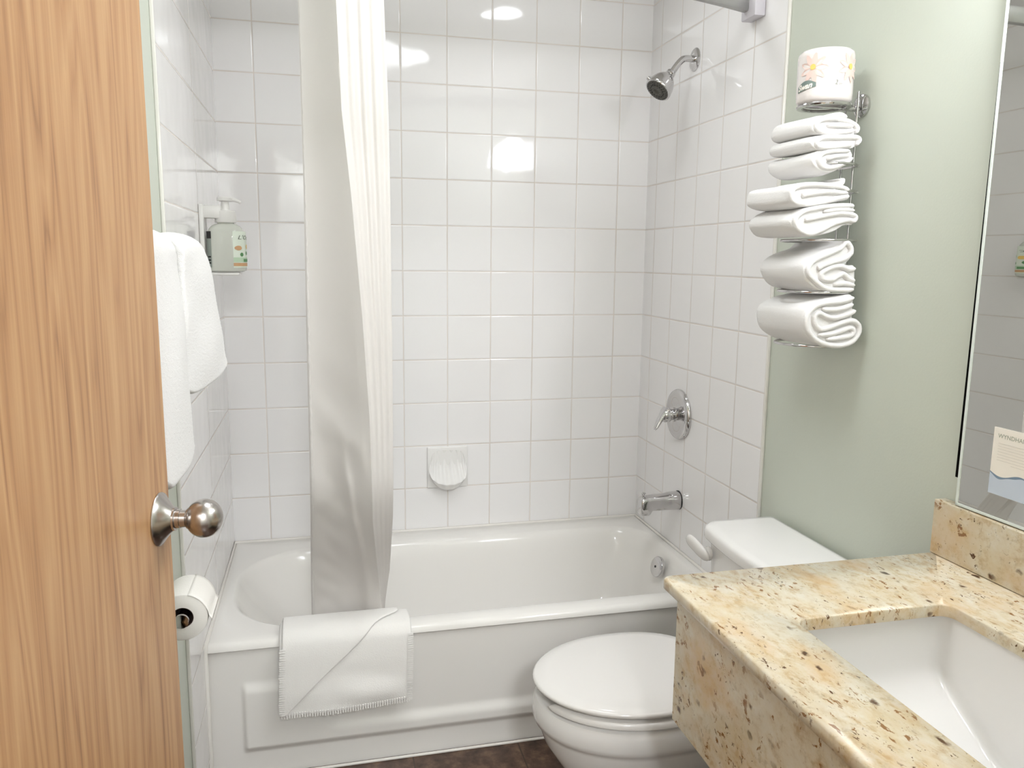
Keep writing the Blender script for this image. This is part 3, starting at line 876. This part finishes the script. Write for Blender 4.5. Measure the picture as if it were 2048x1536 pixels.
# floor strips
x0, x1, y0, y1 = sx0+.028, sx1-.028, sy0+.028, sy1-.028
f_in = []
for d in (.06, .10, .135):
    f_in.append([bm.verts.new((p[0], p[1], ramp_z(p[1])-.002)) for p in rrect(sx0+d, sx1-d, sy0+d, sy1-d, .012, .012, 0, N)])
prev = V[-1]
for ring in f_in:
    for j in range(N):
        bm.faces.new((prev[j], prev[(j+1) % N], ring[(j+1) % N], ring[j]))
    prev = ring
bm.faces.new(prev)
mesh_obj('basin', bm, M['porcelain'], sk, angle=40)
bm = bmesh.new(); lathe(bm, (1.204, -2.05, .597), (0, 0, 1), [(.022, 0), (.022, .003), (.018, .004), (.010, .002), (.0005, .002)], 32)
mesh_obj('drain', bm, M['chrome'], sk)

# ------------------------------------------------------------------ mirror and card
MX = XR-.0005
mi = thing('wall_mirror', (MX-.012, -1.604, .932), 'large frameless mirror on the green wall above the granite backsplash', 'mirror')
bm = bmesh.new(); box(bm, MX-.0055, MX, VYN, -1.604, .9318, 2.0); mesh_obj('mirror_glass', bm, M['mirror'], mi, smooth=False)
bm = bmesh.new(); box(bm, MX-.0050, MX+.0005, -1.6040, -1.6025, .9318, 2.0); box(bm, MX, MX+.004, VYN, -1.6035, .9318, 2.0)
q_ = [bm.verts.new(p) for p in ((MX-.0048, -1.604, .985), (MX-.0048, -1.5955, .985), (MX-.0048, -1.6015, 1.75), (MX-.0048, -1.604, 1.75), (MX+.002, -1.604, .985), (MX+.002, -1.5955, .985), (MX+.002, -1.6015, 1.75), (MX+.002, -1.604, 1.75))]  # tapered black strip stands in for shadow between mirror and wall
for f_ in ((0, 1, 2, 3), (4, 5, 6, 7), (0, 1, 5, 4), (1, 2, 6, 5), (2, 3, 7, 6), (3, 0, 4, 7)): bm.faces.new([q_[k] for k in f_])
e_ = mesh_obj('backing_and_gap_shade', bm, M['backing_shade'], mi, smooth=False); e_['label'] = 'mirror backing with a black strip for the gap shadow'
bm = bmesh.new(); box(bm, MX-.0068, MX-.0054, -1.6085, -1.6040, .9318, 2.0); box(bm, MX-.0068, MX-.0054, VYN, -1.6040, .9318, .9362)
mesh_obj('polished_bevel', bm, M['glassedge'], mi, smooth=False)
cd = thing('notice_card', (MX-.012, -1.604, .932), 'small printed notice card stuck to the mirror surface', 'notice card')
cyl, cyr = -1.6745, -1.80; czt, czb = 1.1015, .978
bm = bmesh.new(); box(bm, MX-.0066, MX-.0058, cyr, cyl, czb, czt); mesh_obj('card_sheet', bm, M['card'], cd, smooth=False)
def wavez(t): return 1.0165 - .006*math.sin(t*9) + .006*(1-t)
bm = bmesh.new(); rows = [[], []]
for i in range(41):
    t = i/40; y = lerp(cyl, cyr, t)
    rows[0].append((MX-.0068, y, wavez(t)-.004)); rows[1].append((MX-.0068, y, czb))
grid(bm, rows); mesh_obj('blue_wave', bm, M['wave'], cd)
bm = bmesh.new(); rows = [[], []]
for i in range(41):
    t = i/40; y = lerp(cyl, cyr, t)
    rows[0].append((MX-.00685, y, wavez(t)-.003)); rows[1].append((MX-.00685, y, wavez(t)-.0055-.0025*math.sin(t*11)**2))
grid(bm, rows); mesh_obj('wave_line', bm, M['wavedk'], cd)
def on_card(y0, z0): return lambda x, y: (MX-.0069, y0 - x, z0 + y)
mesh_obj('heading_text', text_bm('WYNDHAM', .0112, on_card(-1.684, 1.083)), M['cardink'], cd, smooth=False)
for k in range(8):
    bm = bmesh.new(); z0 = 1.073 - k*.0052
    box(bm, MX-.0069, MX-.0067, -1.786, -1.686 - (.03 if k == 7 else 0), z0, z0+.0009)
    if k == 0: allb = bm
    else:
        me_ = bpy.data.meshes.new('tmp'); bm.to_mesh(me_); bm.free(); allb.from_mesh(me_); bpy.data.meshes.remove(me_)
mesh_obj('fine_print_lines', allb, M['fine'], cd, smooth=False)

# the mirror leans out slightly at its far edge (a black strip paints the gap shadow there)
bpy.context.view_layer.update()
for o_ in (mi, cd):
    o_.location = Vector((MX-.020, -1.604, .932)); o_.rotation_euler = (0, 0, math.radians(1.1))
# ------------------------------------------------------------------ vanity light (above the mirror, out of frame)
vl = thing('vanity_light', (1.45, -2.03, 2.05), 'long opal glass vanity light on the wall over the mirror', 'lamp')
bm = bmesh.new(); box(bm, XR-.010, XR+.006, -2.38, -1.66, 2.02, 2.13, .004, 2); mesh_obj('back_plate', bm, M['chrome'], vl)
for yc in (-1.78, -2.02, -2.26):
    bm = bmesh.new(); tube(bm, [(XR-.008, yc, 2.075), (1.445, yc, 2.075), (1.44, yc, 2.068)], .010, 12); mesh_obj('arm', bm, M['chrome'], vl)
    bm = bmesh.new()
    lathe(bm, (1.44, yc, 2.075), (0, 0, -1), [(.020, -.005), (.030, .004), (.042, .025), (.052, .055), (.056, .085), (.052, .100), (.030, .108), (.0005, .110)], 32)
    mesh_obj('glass_shade', bm, M['opal'], vl)
# unseen fill lamps added in the hall and over the middle of the bathroom
def area(name, loc, size, power, col, rot=(0, 0, 0)):
    l = bpy.data.lights.new(name, 'AREA'); l.shape = 'DISK'; l.size = size; l.energy = power; l.color = col
    o = bpy.data.objects.new(name, l); COL.objects.link(o); o.location = loc; o.rotation_euler = rot
    return o
area('hall_fill_light', (.45, -4.0, 2.32), .40, HALL_FILL_W, (.93, .965, 1.0))  # added behind the camera to brighten surfaces facing the doorway
area('ceiling_fill_light', (.62, -1.45, 2.42), .55, CEIL_FILL_W, (.93, .965, 1.0))  # added to lift the general light level in the room
area('tub_ceiling_light', (1.10, -.62, 2.42), .17, 1.4, (.93, .965, 1.0))

# ------------------------------------------------------------------ soap dispenser on the left wall
ds = thing('soap_dispenser', (.07, -.45, 1.35), 'clear pump bottle of gel held by a white bracket on the left tiled wall', 'soap dispenser')
BC = Vector((.066, -.452, 0))
def sup(a, b, z, e=.6, c=None, N=48):
    c = c or BC
    out = []
    for k in range(N):
        t = 2*PI*k/N; cc, ss = math.cos(t), math.sin(t)
        out.append((c.x + a*math.copysign(abs(cc)**e, cc), c.y + b*math.copysign(abs(ss)**e, ss), z))
    return out
bm = bmesh.new()
L = [sup(.043, .030, 1.350), sup(.050, .036, 1.353), sup(.052, .038, 1.362), sup(.052, .038, 1.440), sup(.050, .0365, 1.456), sup(.045, .033, 1.468), sup(.037, .027, 1.477), sup(.030, .023, 1.481), sup(.022, .020, 1.483), sup(.020, .020, 1.493)]
V = grid(bm, L, closed_u=True); bm.faces.new(V[0]); bm.faces.new(V[-1])
mesh_obj('bottle', bm, M['bottle'], ds, angle=50)
bm = bmesh.new(); lathe(bm, (BC.x, BC.y, 1.500), (0, 0, 1), [(.028, -.014), (.029, -.012), (.029, .016), (.026, .019), (.014, .020), (.012, .024), (.0105, .044), (.021, .046), (.021, .053), (.017, .057), (.0005, .058)], 32)
pu = mesh_obj('pump', bm, M['plastic'], ds)
bm = bmesh.new(); tube(bm, spline([(BC.x, BC.y, 1.549), (BC.x+.022, BC.y, 1.550), (BC.x+.036, BC.y, 1.546), (BC.x+.042, BC.y, 1.541)], 5), lambda t: lerp(.0065, .0045, t), 12)
mesh_obj('nozzle', bm, M['plastic'], pu)
bm = bmesh.new(); box(bm, .0, .012, -.489, -.415, 1.345, 1.535, .003, 2); box(bm, .008, .058, -.478, -.426, 1.497, 1.532, .003, 2); box(bm, .008, .10, -.482, -.422, 1.340, 1.3485, .003, 2)
mesh_obj('wall_bracket', bm, M['plastic'], ds)
# front label wraps the +x face of the bottle
def on_bottle(y, z, off=.0006, a=.052, b=.038, e=.6):
    """y = offset from the bottle axis (+ is away from the camera)"""
    t = y/.034*math.radians(78)
    cc, ss = math.cos(t), math.sin(t)
    return (BC.x + (a+off)*abs(cc)**e, BC.y + (b+off)*math.copysign(abs(ss)**e, ss), z)
def wrap_patch(name, y0, y1, z0, z1, mat_, parent, off, n=14, zf=None):
    bm = bmesh.new()
    rows = [[on_bottle(lerp(y0, y1, i/n), z, off) for i in range(n+1)] for z in (z0, z1)]
    if zf: rows = [[on_bottle(lerp(y0, y1, i/n), zf(i/n)[k], off) for i in range(n+1)] for k in (0, 1)]
    grid(bm, rows); return mesh_obj(name, bm, mat_, parent)
lb = wrap_patch('front_label', -.034, .034, 1.362, 1.462, M['label'], ds, .0006)
lb['label'] = 'pale printed label with green leaves'
wrap_patch('tan_band', -.034, .034, 1.366, 1.375, M['peach'], lb, .0010)
wrap_patch('green_band', -.034, .02, 1.377, 1.390, M['pale_leaf'], lb, .0010)
wrap_patch('green_block', -.016, .006, 1.378, 1.386, M['leaf'], lb, .0013)
for yy, zz, m_ in ((-.020, 1.398, 'leaf'), (-.004, 1.402, 'leaf'), (.014, 1.399, 'leaf'), (-.026, 1.416, 'peach'), (.0, 1.420, 'yellow'), (.016, 1.424, 'pale_leaf')):
    bm = bmesh.new(); r_ = .0055 if m_ == 'leaf' else .0065
    c_ = bm.verts.new(on_bottle(yy, zz, .0014)); ring = [bm.verts.new(on_bottle(yy+r_*math.cos(2*PI*k/14)*(.7 if m_ == 'leaf' else 1), zz+r_*math.sin(2*PI*k/14), .0014)) for k in range(14)]
    for k in range(14): bm.faces.new((c_, ring[k], ring[(k+1) % 14]))
    mesh_obj('printed_leaf' if m_ == 'leaf' else 'printed_dot', bm, M[m_], lb)
mesh_obj('label_text', text_bm("L'Oc", .016, lambda x, y: on_bottle(-.028+x, 1.440+y, .0016), shear=.25), M['inkgrey'], lb, smooth=False)
# back label seen on the wall side of the near face
bm = bmesh.new()
def near(x, z, off=.0008): 
    q = max(-.999, min(.999, x/.052)); cc = abs(q)**(1/.6); ss = math.sqrt(max(0, 1-cc*cc))
    return (BC.x + x, BC.y - (.038+off)*ss**.6, z)
def near_patch(name, x0, x1, z0, z1, m_, parent, off=.0008):
    bm = bmesh.new(); grid(bm, [[near(lerp(x0, x1, i/6), z, off) for i in range(7)] for z in (z0, z1)]); return mesh_obj(name, bm, m_, parent)
bl = near_patch('back_label', -.050, -.037, 1.362, 1.456, M['swan_grey'], ds)
near_patch('black_block', -.0505, -.0365, 1.441, 1.461, M['ink'], bl, .0012)
for z0 in (1.372, 1.380, 1.389):
    near_patch('small_print', -.047, -.039, z0, z0+.004, M['ink'], bl, .0012)

# ------------------------------------------------------------------ towel bar and two towels, left wall
tb = thing('towel_bar', (.06, -1.42, 1.405), 'chrome towel bar on the green left wall carrying two white towels', 'towel bar')
bm = bmesh.new(); tube(bm, [(.062, -1.715, 1.398), (.062, -1.055, 1.398)], .008, 16); mesh_obj('bar', bm, M['chrome'], tb)
for yy in (-1.705, -1.065):
    bm = bmesh.new(); lathe(bm, (-.007, yy, 1.398), (1, 0, 0), [(.024, 0), (.024, .006), (.012, .012), (.010, .05), (.013, .06), (.013, .078), (.0005, .080)], 28); mesh_obj('post', bm, M['chrome'], tb)
def hung_towel(name, label, ytop, ybot, zf, zb, xb, th, flare, seed, grp):
    """draped over the bar; ytop/ybot = (near, far) at top and bottom; xb = front face x at bottom (near, far)"""
    r0 = .008 + th/2 + .003
    path = []          # (x, z, s)
    for i in range(10): path.append((.062-r0, lerp(zb, 1.398, i/10), 0))
    for i in range(9):
        a = PI - PI*i/8; path.append((.062+r0*math.cos(a), 1.398+r0*math.sin(a)*1.0, 0))
    nf = 26
    for i in range(1, nf+1): path.append((.062+r0, lerp(1.398, zf, i/nf), i/nf))
    rows = []
    for x, z, s in path:
        row = []
        k = s if s > 0 else (max(0, (1.398-z))/(1.398-zb))*.6
        for j in range(13):
            u = j/12
            y = lerp(lerp(ytop[0], ytop[1], u), lerp(ybot[0], ybot[1], u), k**1.1)
            xx = x
            zz = z
            if s > 0:
                xx = lerp(x, lerp(xb[0], xb[1], u), s**.9)
                xx += flare*math.sin(PI*u)*math.sin(PI*min(1, s*.95))
                xx += .005*noise.noise(Vector((u*2.2, s*3, seed)))
                zz = z + .022*abs(2*u-1)**5*s**6
            # droop at the shoulders: towel edges fall slightly from the crown
            if s == 0 and x > .03: zz -= .006*abs(2*u-1)**3
            row.append((xx, y, zz))
        rows.append(row)
    bm = bmesh.new(); grid(bm, rows)
    o = mesh_obj(name, bm, M['terry'], None, angle=180, loc=(.062, (ytop[0]+ytop[1])/2, zf))
    s_ = o.modifiers.new('thickness', 'SOLIDIFY'); s_.thickness = th; s_.offset = 0
    m_ = o.modifiers.new('round', 'SUBSURF'); m_.levels = 2; m_.render_levels = 3
    tx = bpy.data.textures.new('pile', 'CLOUDS'); tx.noise_scale = .0035
    d_ = o.modifiers.new('pile', 'DISPLACE'); d_.texture = tx; d_.strength = .0013; d_.texture_coords = 'LOCAL'
    tag(o, label, 'towel', grp)
    return o
hung_towel('hanging_towel', 'white towel on the left wall bar, shorter one nearer the bathtub', (-1.395, -1.125), (-1.44, -1.080), 1.150, 1.17, (.084, .116), .026, .004, 2.2, 'towels on the left wall bar')
hung_towel('hanging_towel', 'long white towel hanging closest to the edge of the oak door', (-1.675, -1.462), (-1.68, -1.435), 1.052, 1.08, (.092, .094), .026, .006, 7.7, 'towels on the left wall bar')

# ------------------------------------------------------------------ toilet paper on the left wall
hp = thing('toilet_roll_holder', (.0, -1.33, .741), 'chrome toilet roll holder on the green left wall behind the door', 'toilet roll holder')
bm = bmesh.new(); tube(bm, [(.060, -1.395, .741), (.060, -1.262, .741)], .009, 16); tube(bm, spline([(-.006, -1.262, .741), (.04, -1.262, .741), (.058, -1.262, .741), (.060, -1.27, .741)], 4), .006, 12)
lathe(bm, (-.007, -1.262, .741), (1, 0, 0), [(.022, 0), (.022, .005), (.010, .010)], 24)
lathe(bm, (.060, -1.392, .741), (0, -1, 0), [(.009, 0), (.013, .002), (.013, .007), (.0005, .009)], 20)
mesh_obj('holder_arm', bm, M['chrome'], hp)
tr = thing('toilet_paper_roll', (.060, -1.33, .741), 'open white toilet paper roll hanging low beside the oak door', 'toilet paper')
bm = bmesh.new(); RC = Vector((.0585, -1.378, .739))
lathe(bm, RC, (0, 1, 0), [(.0195, .0), (.042, -.0005), (.0440, .001), (.0443, .004), (.0443, .093), (.0440, .096), (.0195, .097), (.0195, .0)], 64, cap=False)
for v in bm.verts: pass
mesh_obj('paper', bm, M['paper'], tr)
bm = bmesh.new(); lathe(bm, RC, (0, 1, 0), [(.0192, .001), (.0192, .101), (.0180, .101), (.0180, .001), (.0192, .001)], 40, cap=False); mesh_obj('cardboard_core', bm, M['core_hole'], tr)
# loose sheet hanging off the far right side of the roll
bm = bmesh.new(); rows = []
for i in range(14):
    a = lerp(PI*.42, -.22, i/13)
    r_ = .0450 + .003*max(0, (i-7)/6)
    rows.append([(RC.x+r_*math.cos(a)+ (.004 if i > 11 else 0), RC.y+lerp(-.001, .099, j/8), RC.z+r_*math.sin(a)) for j in range(9)])
grid(bm, rows); ls = mesh_obj('loose_sheet', bm, M['paper'], tr); ls.modifiers.new('thickness', 'SOLIDIFY').thickness = .0006

# ------------------------------------------------------------------ wire towel rack on the green wall
rk = thing('wire_towel_rack', (XR, -1.19, 1.2), 'chrome wire towel rack on the green wall right of the tiles', 'towel rack')
RX, RY = 1.425, -1.195
for yy in (-1.170, -1.213):
    bm = bmesh.new(); tube(bm, [(XR-.012, yy, 1.20), (XR-.012, yy, 1.775)], .0028, 10); mesh_obj('upright', bm, M['chrome'], rk)
for zz in (1.610, 1.552, 1.443, 1.327, 1.205):
    bm = bmesh.new()
    r_ = .070 if zz > 1.5 else .080
    pts = []
    for k in range(33):
        a = lerp(PI*.18, PI*1.82, k/32)
        pts.append((RX+.020 + r_*math.cos(a), RY + r_*1.05*math.sin(a), zz))
    tube(bm, pts + [(XR-.012, pts[-1][1], zz)], .0032, 10); tube(bm, [(XR-.012, pts[0][1], zz), pts[0]], .0032, 10)
    tube(bm, [(XR-.012, pts[0][1], zz), (XR-.012, pts[-1][1], zz)], .0028, 8)
    mesh_obj('hoop', bm, M['chrome'], rk)
bm = bmesh.new()
TZ = 1.738
lathe(bm, (RX+.005, -1.205, TZ), (0, 0, 1), [(.046, 0), (.048, -.003), (.058, -.003), (.060, 0), (.058, .003), (.048, .003), (.046, 0)], 48, cap=False)
tube(bm, [(RX+.05, -1.205, TZ), (XR+.002, -1.205, TZ)], .006, 10)
tube(bm, [(RX-.045, -1.205, TZ), (RX+.05, -1.205, TZ)], .003, 8)
mesh_obj('roll_tray', bm, M['chrome'], rk)
bm = bmesh.new(); lathe(bm, (XR+.006, -1.205, TZ+.008), (-1, 0, 0), [(.026, 0), (.026, .005), (.020, .009), (.008, .011), (.0005, .011)], 32); mesh_obj('wall_disc', bm, M['chrome'], rk)

# wrapped spare roll standing on top
wrl = thing('wrapped_toilet_roll', (1.43, -1.205, TZ+.003), 'wrapped spare toilet roll with flower print on top of the wire rack', 'toilet paper')
WC = Vector((1.428, -1.205, TZ+.004)); WR = .0595; WH = .113
bm = bmesh.new()
rows = []
pf = [(.0005, 0), (.040, .0), (.054, .001), (.0585, .006), (WR, .016), (WR, WH-.014), (.0585, WH-.006), (.054, WH-.001), (.045, WH), (.030, WH-.003), (.018, WH-.012), (.0005, WH-.013)]
for r, h in pf:
    rows.append([WC+Vector(((r+.0009*noise.noise(Vector((math.cos(2*PI*k/64)*3, math.sin(2*PI*k/64)*3, h*60))))*math.cos(2*PI*k/64), (r+.0009*noise.noise(Vector((math.cos(2*PI*k/64)*5, math.sin(2*PI*k/64)*5, h*40))))*math.sin(2*PI*k/64), h)) for k in range(64)])
grid(bm, rows, closed_u=True)
wrp = mesh_obj('film_wrap', bm, M['wrap'], wrl, angle=60)
def on_roll(az, h, off=.0012):
    """az: angle around the roll from the direction facing the camera, + to the right"""
    base = math.atan2(CAM.y-WC.y, CAM.x-WC.x)
    a = base + az
    return (WC.x+(WR+off)*math.cos(a), WC.y+(WR+off)*math.sin(a), WC.z+h)
def roll_disc(name, az, h, r, m_, off, petals=0):
    bm = bmesh.new(); n = 48
    c_ = bm.verts.new(on_roll(az, h, off)); ring = []
    for k in range(n):
        t = 2*PI*k/n; rr = r*(1+.28*math.cos(petals*t)) if petals else r
        ring.append(bm.verts.new(on_roll(az+rr*math.cos(t)/WR, h+rr*math.sin(t), off)))
    for k in range(n): bm.faces.new((c_, ring[k], ring[(k+1) % n]))
    return mesh_obj(name, bm, m_, wrp)
for az in (-.45, .98):
    roll_disc('petal_print', az, .070, .026, M['pinkpr'], .0011, 9)
    roll_disc('flower_centre_print', az, .072, .0062, M['yellow'], .0016)
bm = bmesh.new(); rows = [[], []]
for i in range(15):
    t = i/14; az = lerp(-1.12, -.30, t)
    rows[0].append(on_roll(az, .0225+.008*t, .0013)); rows[1].append(on_roll(az, .034+.009*math.sin(PI*t)+.005*t, .0013))
grid(bm, rows); mesh_obj('grey_banner_print', bm, M['banner'], wrp)
mesh_obj('wrap_text', text_bm('Swan', .0175, lambda x, y: on_roll(-1.06+x/WR, .0255+y*.95+x*.12, .0020), shear=.3, bold=.0007), M['card'], wrp, smooth=False)
mesh_obj('wrap_number', text_bm('2', .013, lambda x, y: on_roll(.34+x/WR, .033+y, .0018), shear=.2), M['inkgrey'], wrp, smooth=False)
mesh_obj('wrap_small_print', text_bm('ply', .006, lambda x, y: on_roll(.50+x/WR, .0335+y, .0018)), M['inkgrey'], wrp, smooth=False)

# ------------------------------------------------------------------ folded towels in the rack
def folded(name, label, cat, zoom, ribbons, outline, th_px, ynear, yfar, grp, shift_far=(0, 0), bulge=0.0):
    """ribbons/outline are traced from the towel's folded end, given in the pixels of a photo crop (x0, y0, scale)"""
    x0, y0, sc = zoom
    def P(q):
        v = px(x0+q[0]/sc, y0+q[1]/sc, Y=ynear); return Vector((v.x, v.z))
    m_per = (P((100, 0))-P((0, 0))).length/100
    bm = bmesh.new()
    L_ = yfar-ynear
    # outer body: rounded prism of the outline
    pts = [P(q) for q in outline]
    out = spline([(p.x, p.y, 0) for p in pts], 6, closed=True)
    c = sum((Vector((p.x, p.y)) for p in out), Vector((0, 0)))/len(out)
    prof = [(.55, .008), (.90, .006), (.955, .0075), (.975, .014), (.985, .03), (1.0, .25*L_), (1.0, .75*L_), (.985, L_-.03), (.95, L_-.012), (.86, L_-.003), (.6, L_)]
    rows = []
    for s, d in prof:
        t = d/L_
        row = []
        for k, p in enumerate(out):
            q = c + (Vector((p.x, p.y))-c)*s
            nx = .0035*noise.noise(Vector((k*.12, d*14, len(label)*.37)))
            q = q + (q-c).normalized()*nx*min(1, d/.02)
            q = q + Vector(shift_far)*t + Vector((0, -bulge*math.sin(PI*t)))
            row.append((min(q.x, XR+.004), ynear+d, q.y))
        rows.append(row)
    V = grid(bm, rows, closed_u=True)
    bm.faces.new(V[0]); bm.faces.new(V[-1])
    # folded layers showing at the near end
    for rb in ribbons:
        sp_ = spline([(P(q).x, P(q).y, 0) for q in rb], 7)
        n = len(sp_)
        for_rows = []
        hw = th_px*m_per/2
        depth = min(.10, L_*.45)
        nrm = []
        for i in range(n):
            t = sp_[min(i+1, n-1)]-sp_[max(i-1, 0)]; t = Vector((t.x, t.y)); 
            if t.length < 1e-9: t = Vector((1, 0))
            t.normalize(); nrm.append(Vector((-t.y, t.x)))
        sec = [(-1, depth), (-1, .02), (-.97, .006), (-.80, .0015), (-.45, -.0012), (0, -.002), (.45, -.0012), (.80, .0015), (.97, .006), (1, .02), (1, depth)]
        for i in range(n):
            e = 1
            if i < 3: e = (.25, .7, .92)[i]
            if i > n-4: e = (.92, .7, .25)[i-(n-3)]
            p = Vector((sp_[i].x, sp_[i].y)); row = []
            for a, d in sec:
                q = p + nrm[i]*hw*a*e
                q += nrm[i]*.0008*noise.noise(Vector((i*.35, a*3, len(label))))
                row.append((min(q.x, XR+.004), ynear+d+(1-e)*.003, q.y))
            for_rows.append(row)
        V = grid(bm, for_rows)
        for r in (V[0], V[-1]):
            try: bm.faces.new(r)
            except ValueError: pass
    cen = (c.x, (ynear+yfar)/2, min(p.y for p in pts))
    o = mesh_obj(name, bm, M['terry'], None, angle=80, loc=cen)
    tx = bpy.data.textures.new('pile', 'CLOUDS'); tx.noise_scale = .0035
    sb = o.modifiers.new('fine', 'SUBSURF'); sb.levels = 1; sb.render_levels = 1
    d_ = o.modifiers.new('pile', 'DISPLACE'); d_.texture = tx; d_.strength = .0011; d_.texture_coords = 'LOCAL'
    tag(o, label, cat, grp)
    return o
Zb = (1500, 470, 6.4)
folded('bath_towel', 'thick rolled white bath towel at the bottom of the wire rack', 'towel', Zb,
       [[(1350, 800), (1200, 850), (1000, 870), (850, 915), (750, 1020), (735, 1150), (800, 1290), (930, 1385), (1130, 1420), (1300, 1380), (1400, 1270), (1405, 1160), (1320, 1100), (1180, 1130), (1020, 1190), (920, 1210), (850, 1150), (840, 1050), (900, 1000), (1000, 1050), (1120, 1060), (1260, 1020), (1370, 965)],
        [(880, 1285), (1050, 1270), (1180, 1230), (1300, 1195), (1340, 1240), (1290, 1295), (1150, 1320), (980, 1340)],
        [(1340, 885), (1200, 940), (1050, 960), (930, 945)]],
       [(1340, 760), (1100, 785), (880, 850), (715, 960), (680, 1120), (730, 1290), (870, 1410), (1060, 1455), (1300, 1420), (1430, 1300), (1440, 1170), (1350, 1080), (1345, 950)],
       74, -1.285, -1.070, 'bath towels in the wire rack')
folded('bath_towel', 'rolled white bath towel second from the bottom of the wire rack', 'towel', Zb,
       [[(1345, 700), (1180, 705), (1000, 690), (860, 600), (765, 500), (770, 400), (860, 310), (1020, 240), (1170, 170), (1240, 95), (1300, 150), (1300, 240), (1210, 310), (1060, 350), (930, 400), (880, 440)],
        [(1365, 430), (1280, 440), (1180, 400), (1050, 420), (930, 490), (950, 560), (1060, 570), (1150, 520), (1210, 500), (1280, 560), (1355, 590)],
        [(1360, 650), (1220, 620), (1080, 640)]],
       [(1255, 50), (1150, 130), (960, 200), (790, 300), (700, 420), (715, 540), (800, 660), (950, 730), (1180, 750), (1360, 730), (1375, 560), (1370, 400), (1290, 390), (1250, 370), (1330, 270), (1330, 130)],
       72, -1.280, -1.075, 'bath towels in the wire rack')
Zh = (1450, 340, 3.84)
folded('hand_towel', 'lower of the two folded white hand towels above the rolled bath towels', 'towel', Zh,
       [[(1005, 275), (880, 275), (730, 290), (610, 320), (550, 380), (570, 450), (650, 490), (740, 465), (850, 410), (950, 385), (1000, 390), (1005, 350), (900, 330), (780, 350), (680, 370), (620, 385)],
        [(1010, 310), (880, 305), (760, 320)]],
       [(1010, 250), (850, 250), (650, 285), (540, 350), (520, 420), (570, 490), (660, 512), (760, 500), (860, 470), (940, 420), (1005, 420), (1020, 350), (1020, 290)],
       40, -1.275, -1.09, 'hand towels in the wire rack', shift_far=(-.012, .0))
folded('hand_towel', 'upper folded white hand towel resting on the lower hand towel', 'towel', Zh,
       [[(965, 155), (870, 125), (700, 110), (570, 125), (520, 170), (535, 240), (620, 262), (760, 245), (880, 215), (965, 200)],
        [(960, 178), (800, 165), (640, 185), (600, 200)],
        [(915, 60), (905, 100), (860, 120)]],
       [(960, 130), (850, 95), (680, 85), (540, 110), (500, 160), (505, 240), (600, 285), (760, 270), (900, 240), (975, 220), (980, 170)],
       42, -1.272, -1.09, 'hand towels in the wire rack', shift_far=(-.012, .0), bulge=.004)
Zw = (1450, 60, 4.517)
folded('washcloth', 'lowest of three folded white washcloths near the top of the rack', 'towel', Zw,
       [[(1145, 1090), (1000, 1090), (900, 1110), (855, 1165), (890, 1230), (980, 1240), (1090, 1200), (1165, 1150)],
        [(1140, 1130), (1010, 1140), (930, 1165)]],
       [(1150, 1070), (980, 1065), (860, 1080), (800, 1140), (820, 1220), (900, 1275), (1000, 1275), (1110, 1220), (1180, 1150)],
       46, -1.268, -1.100, 'washcloths in the wire rack', shift_far=(-.018, -.004), bulge=.006)
folded('washcloth', 'middle one of three folded white washcloths stacked in the rack', 'towel', Zw,
       [[(1190, 1040), (1225, 990), (1180, 965), (1040, 965), (900, 970), (840, 1005), (860, 1050), (960, 1055), (1080, 1040), (1160, 1035)]],
       [(1230, 990), (1180, 945), (1000, 945), (850, 950), (790, 1010), (830, 1075), (960, 1085), (1100, 1068), (1190, 1062)],
       50, -1.270, -1.105, 'washcloths in the wire rack', shift_far=(-.016, 0))
folded('washcloth', 'topmost folded white washcloth just under the wrapped toilet roll', 'towel', Zw,
       [[(1190, 930), (1205, 880), (1140, 830), (1020, 800), (900, 800), (840, 840), (850, 900), (950, 925), (1080, 915), (1180, 905)],
        [(1110, 790), (1050, 765), (960, 780), (900, 810)], [(1170, 870), (1050, 855), (930, 860)]],
       [(1210, 890), (1130, 800), (1050, 755), (960, 765), (850, 770), (800, 840), (810, 920), (900, 950), (1060, 945), (1190, 945)],
       50, -1.268, -1.108, 'washcloths in the wire rack', shift_far=(-.014, 0))
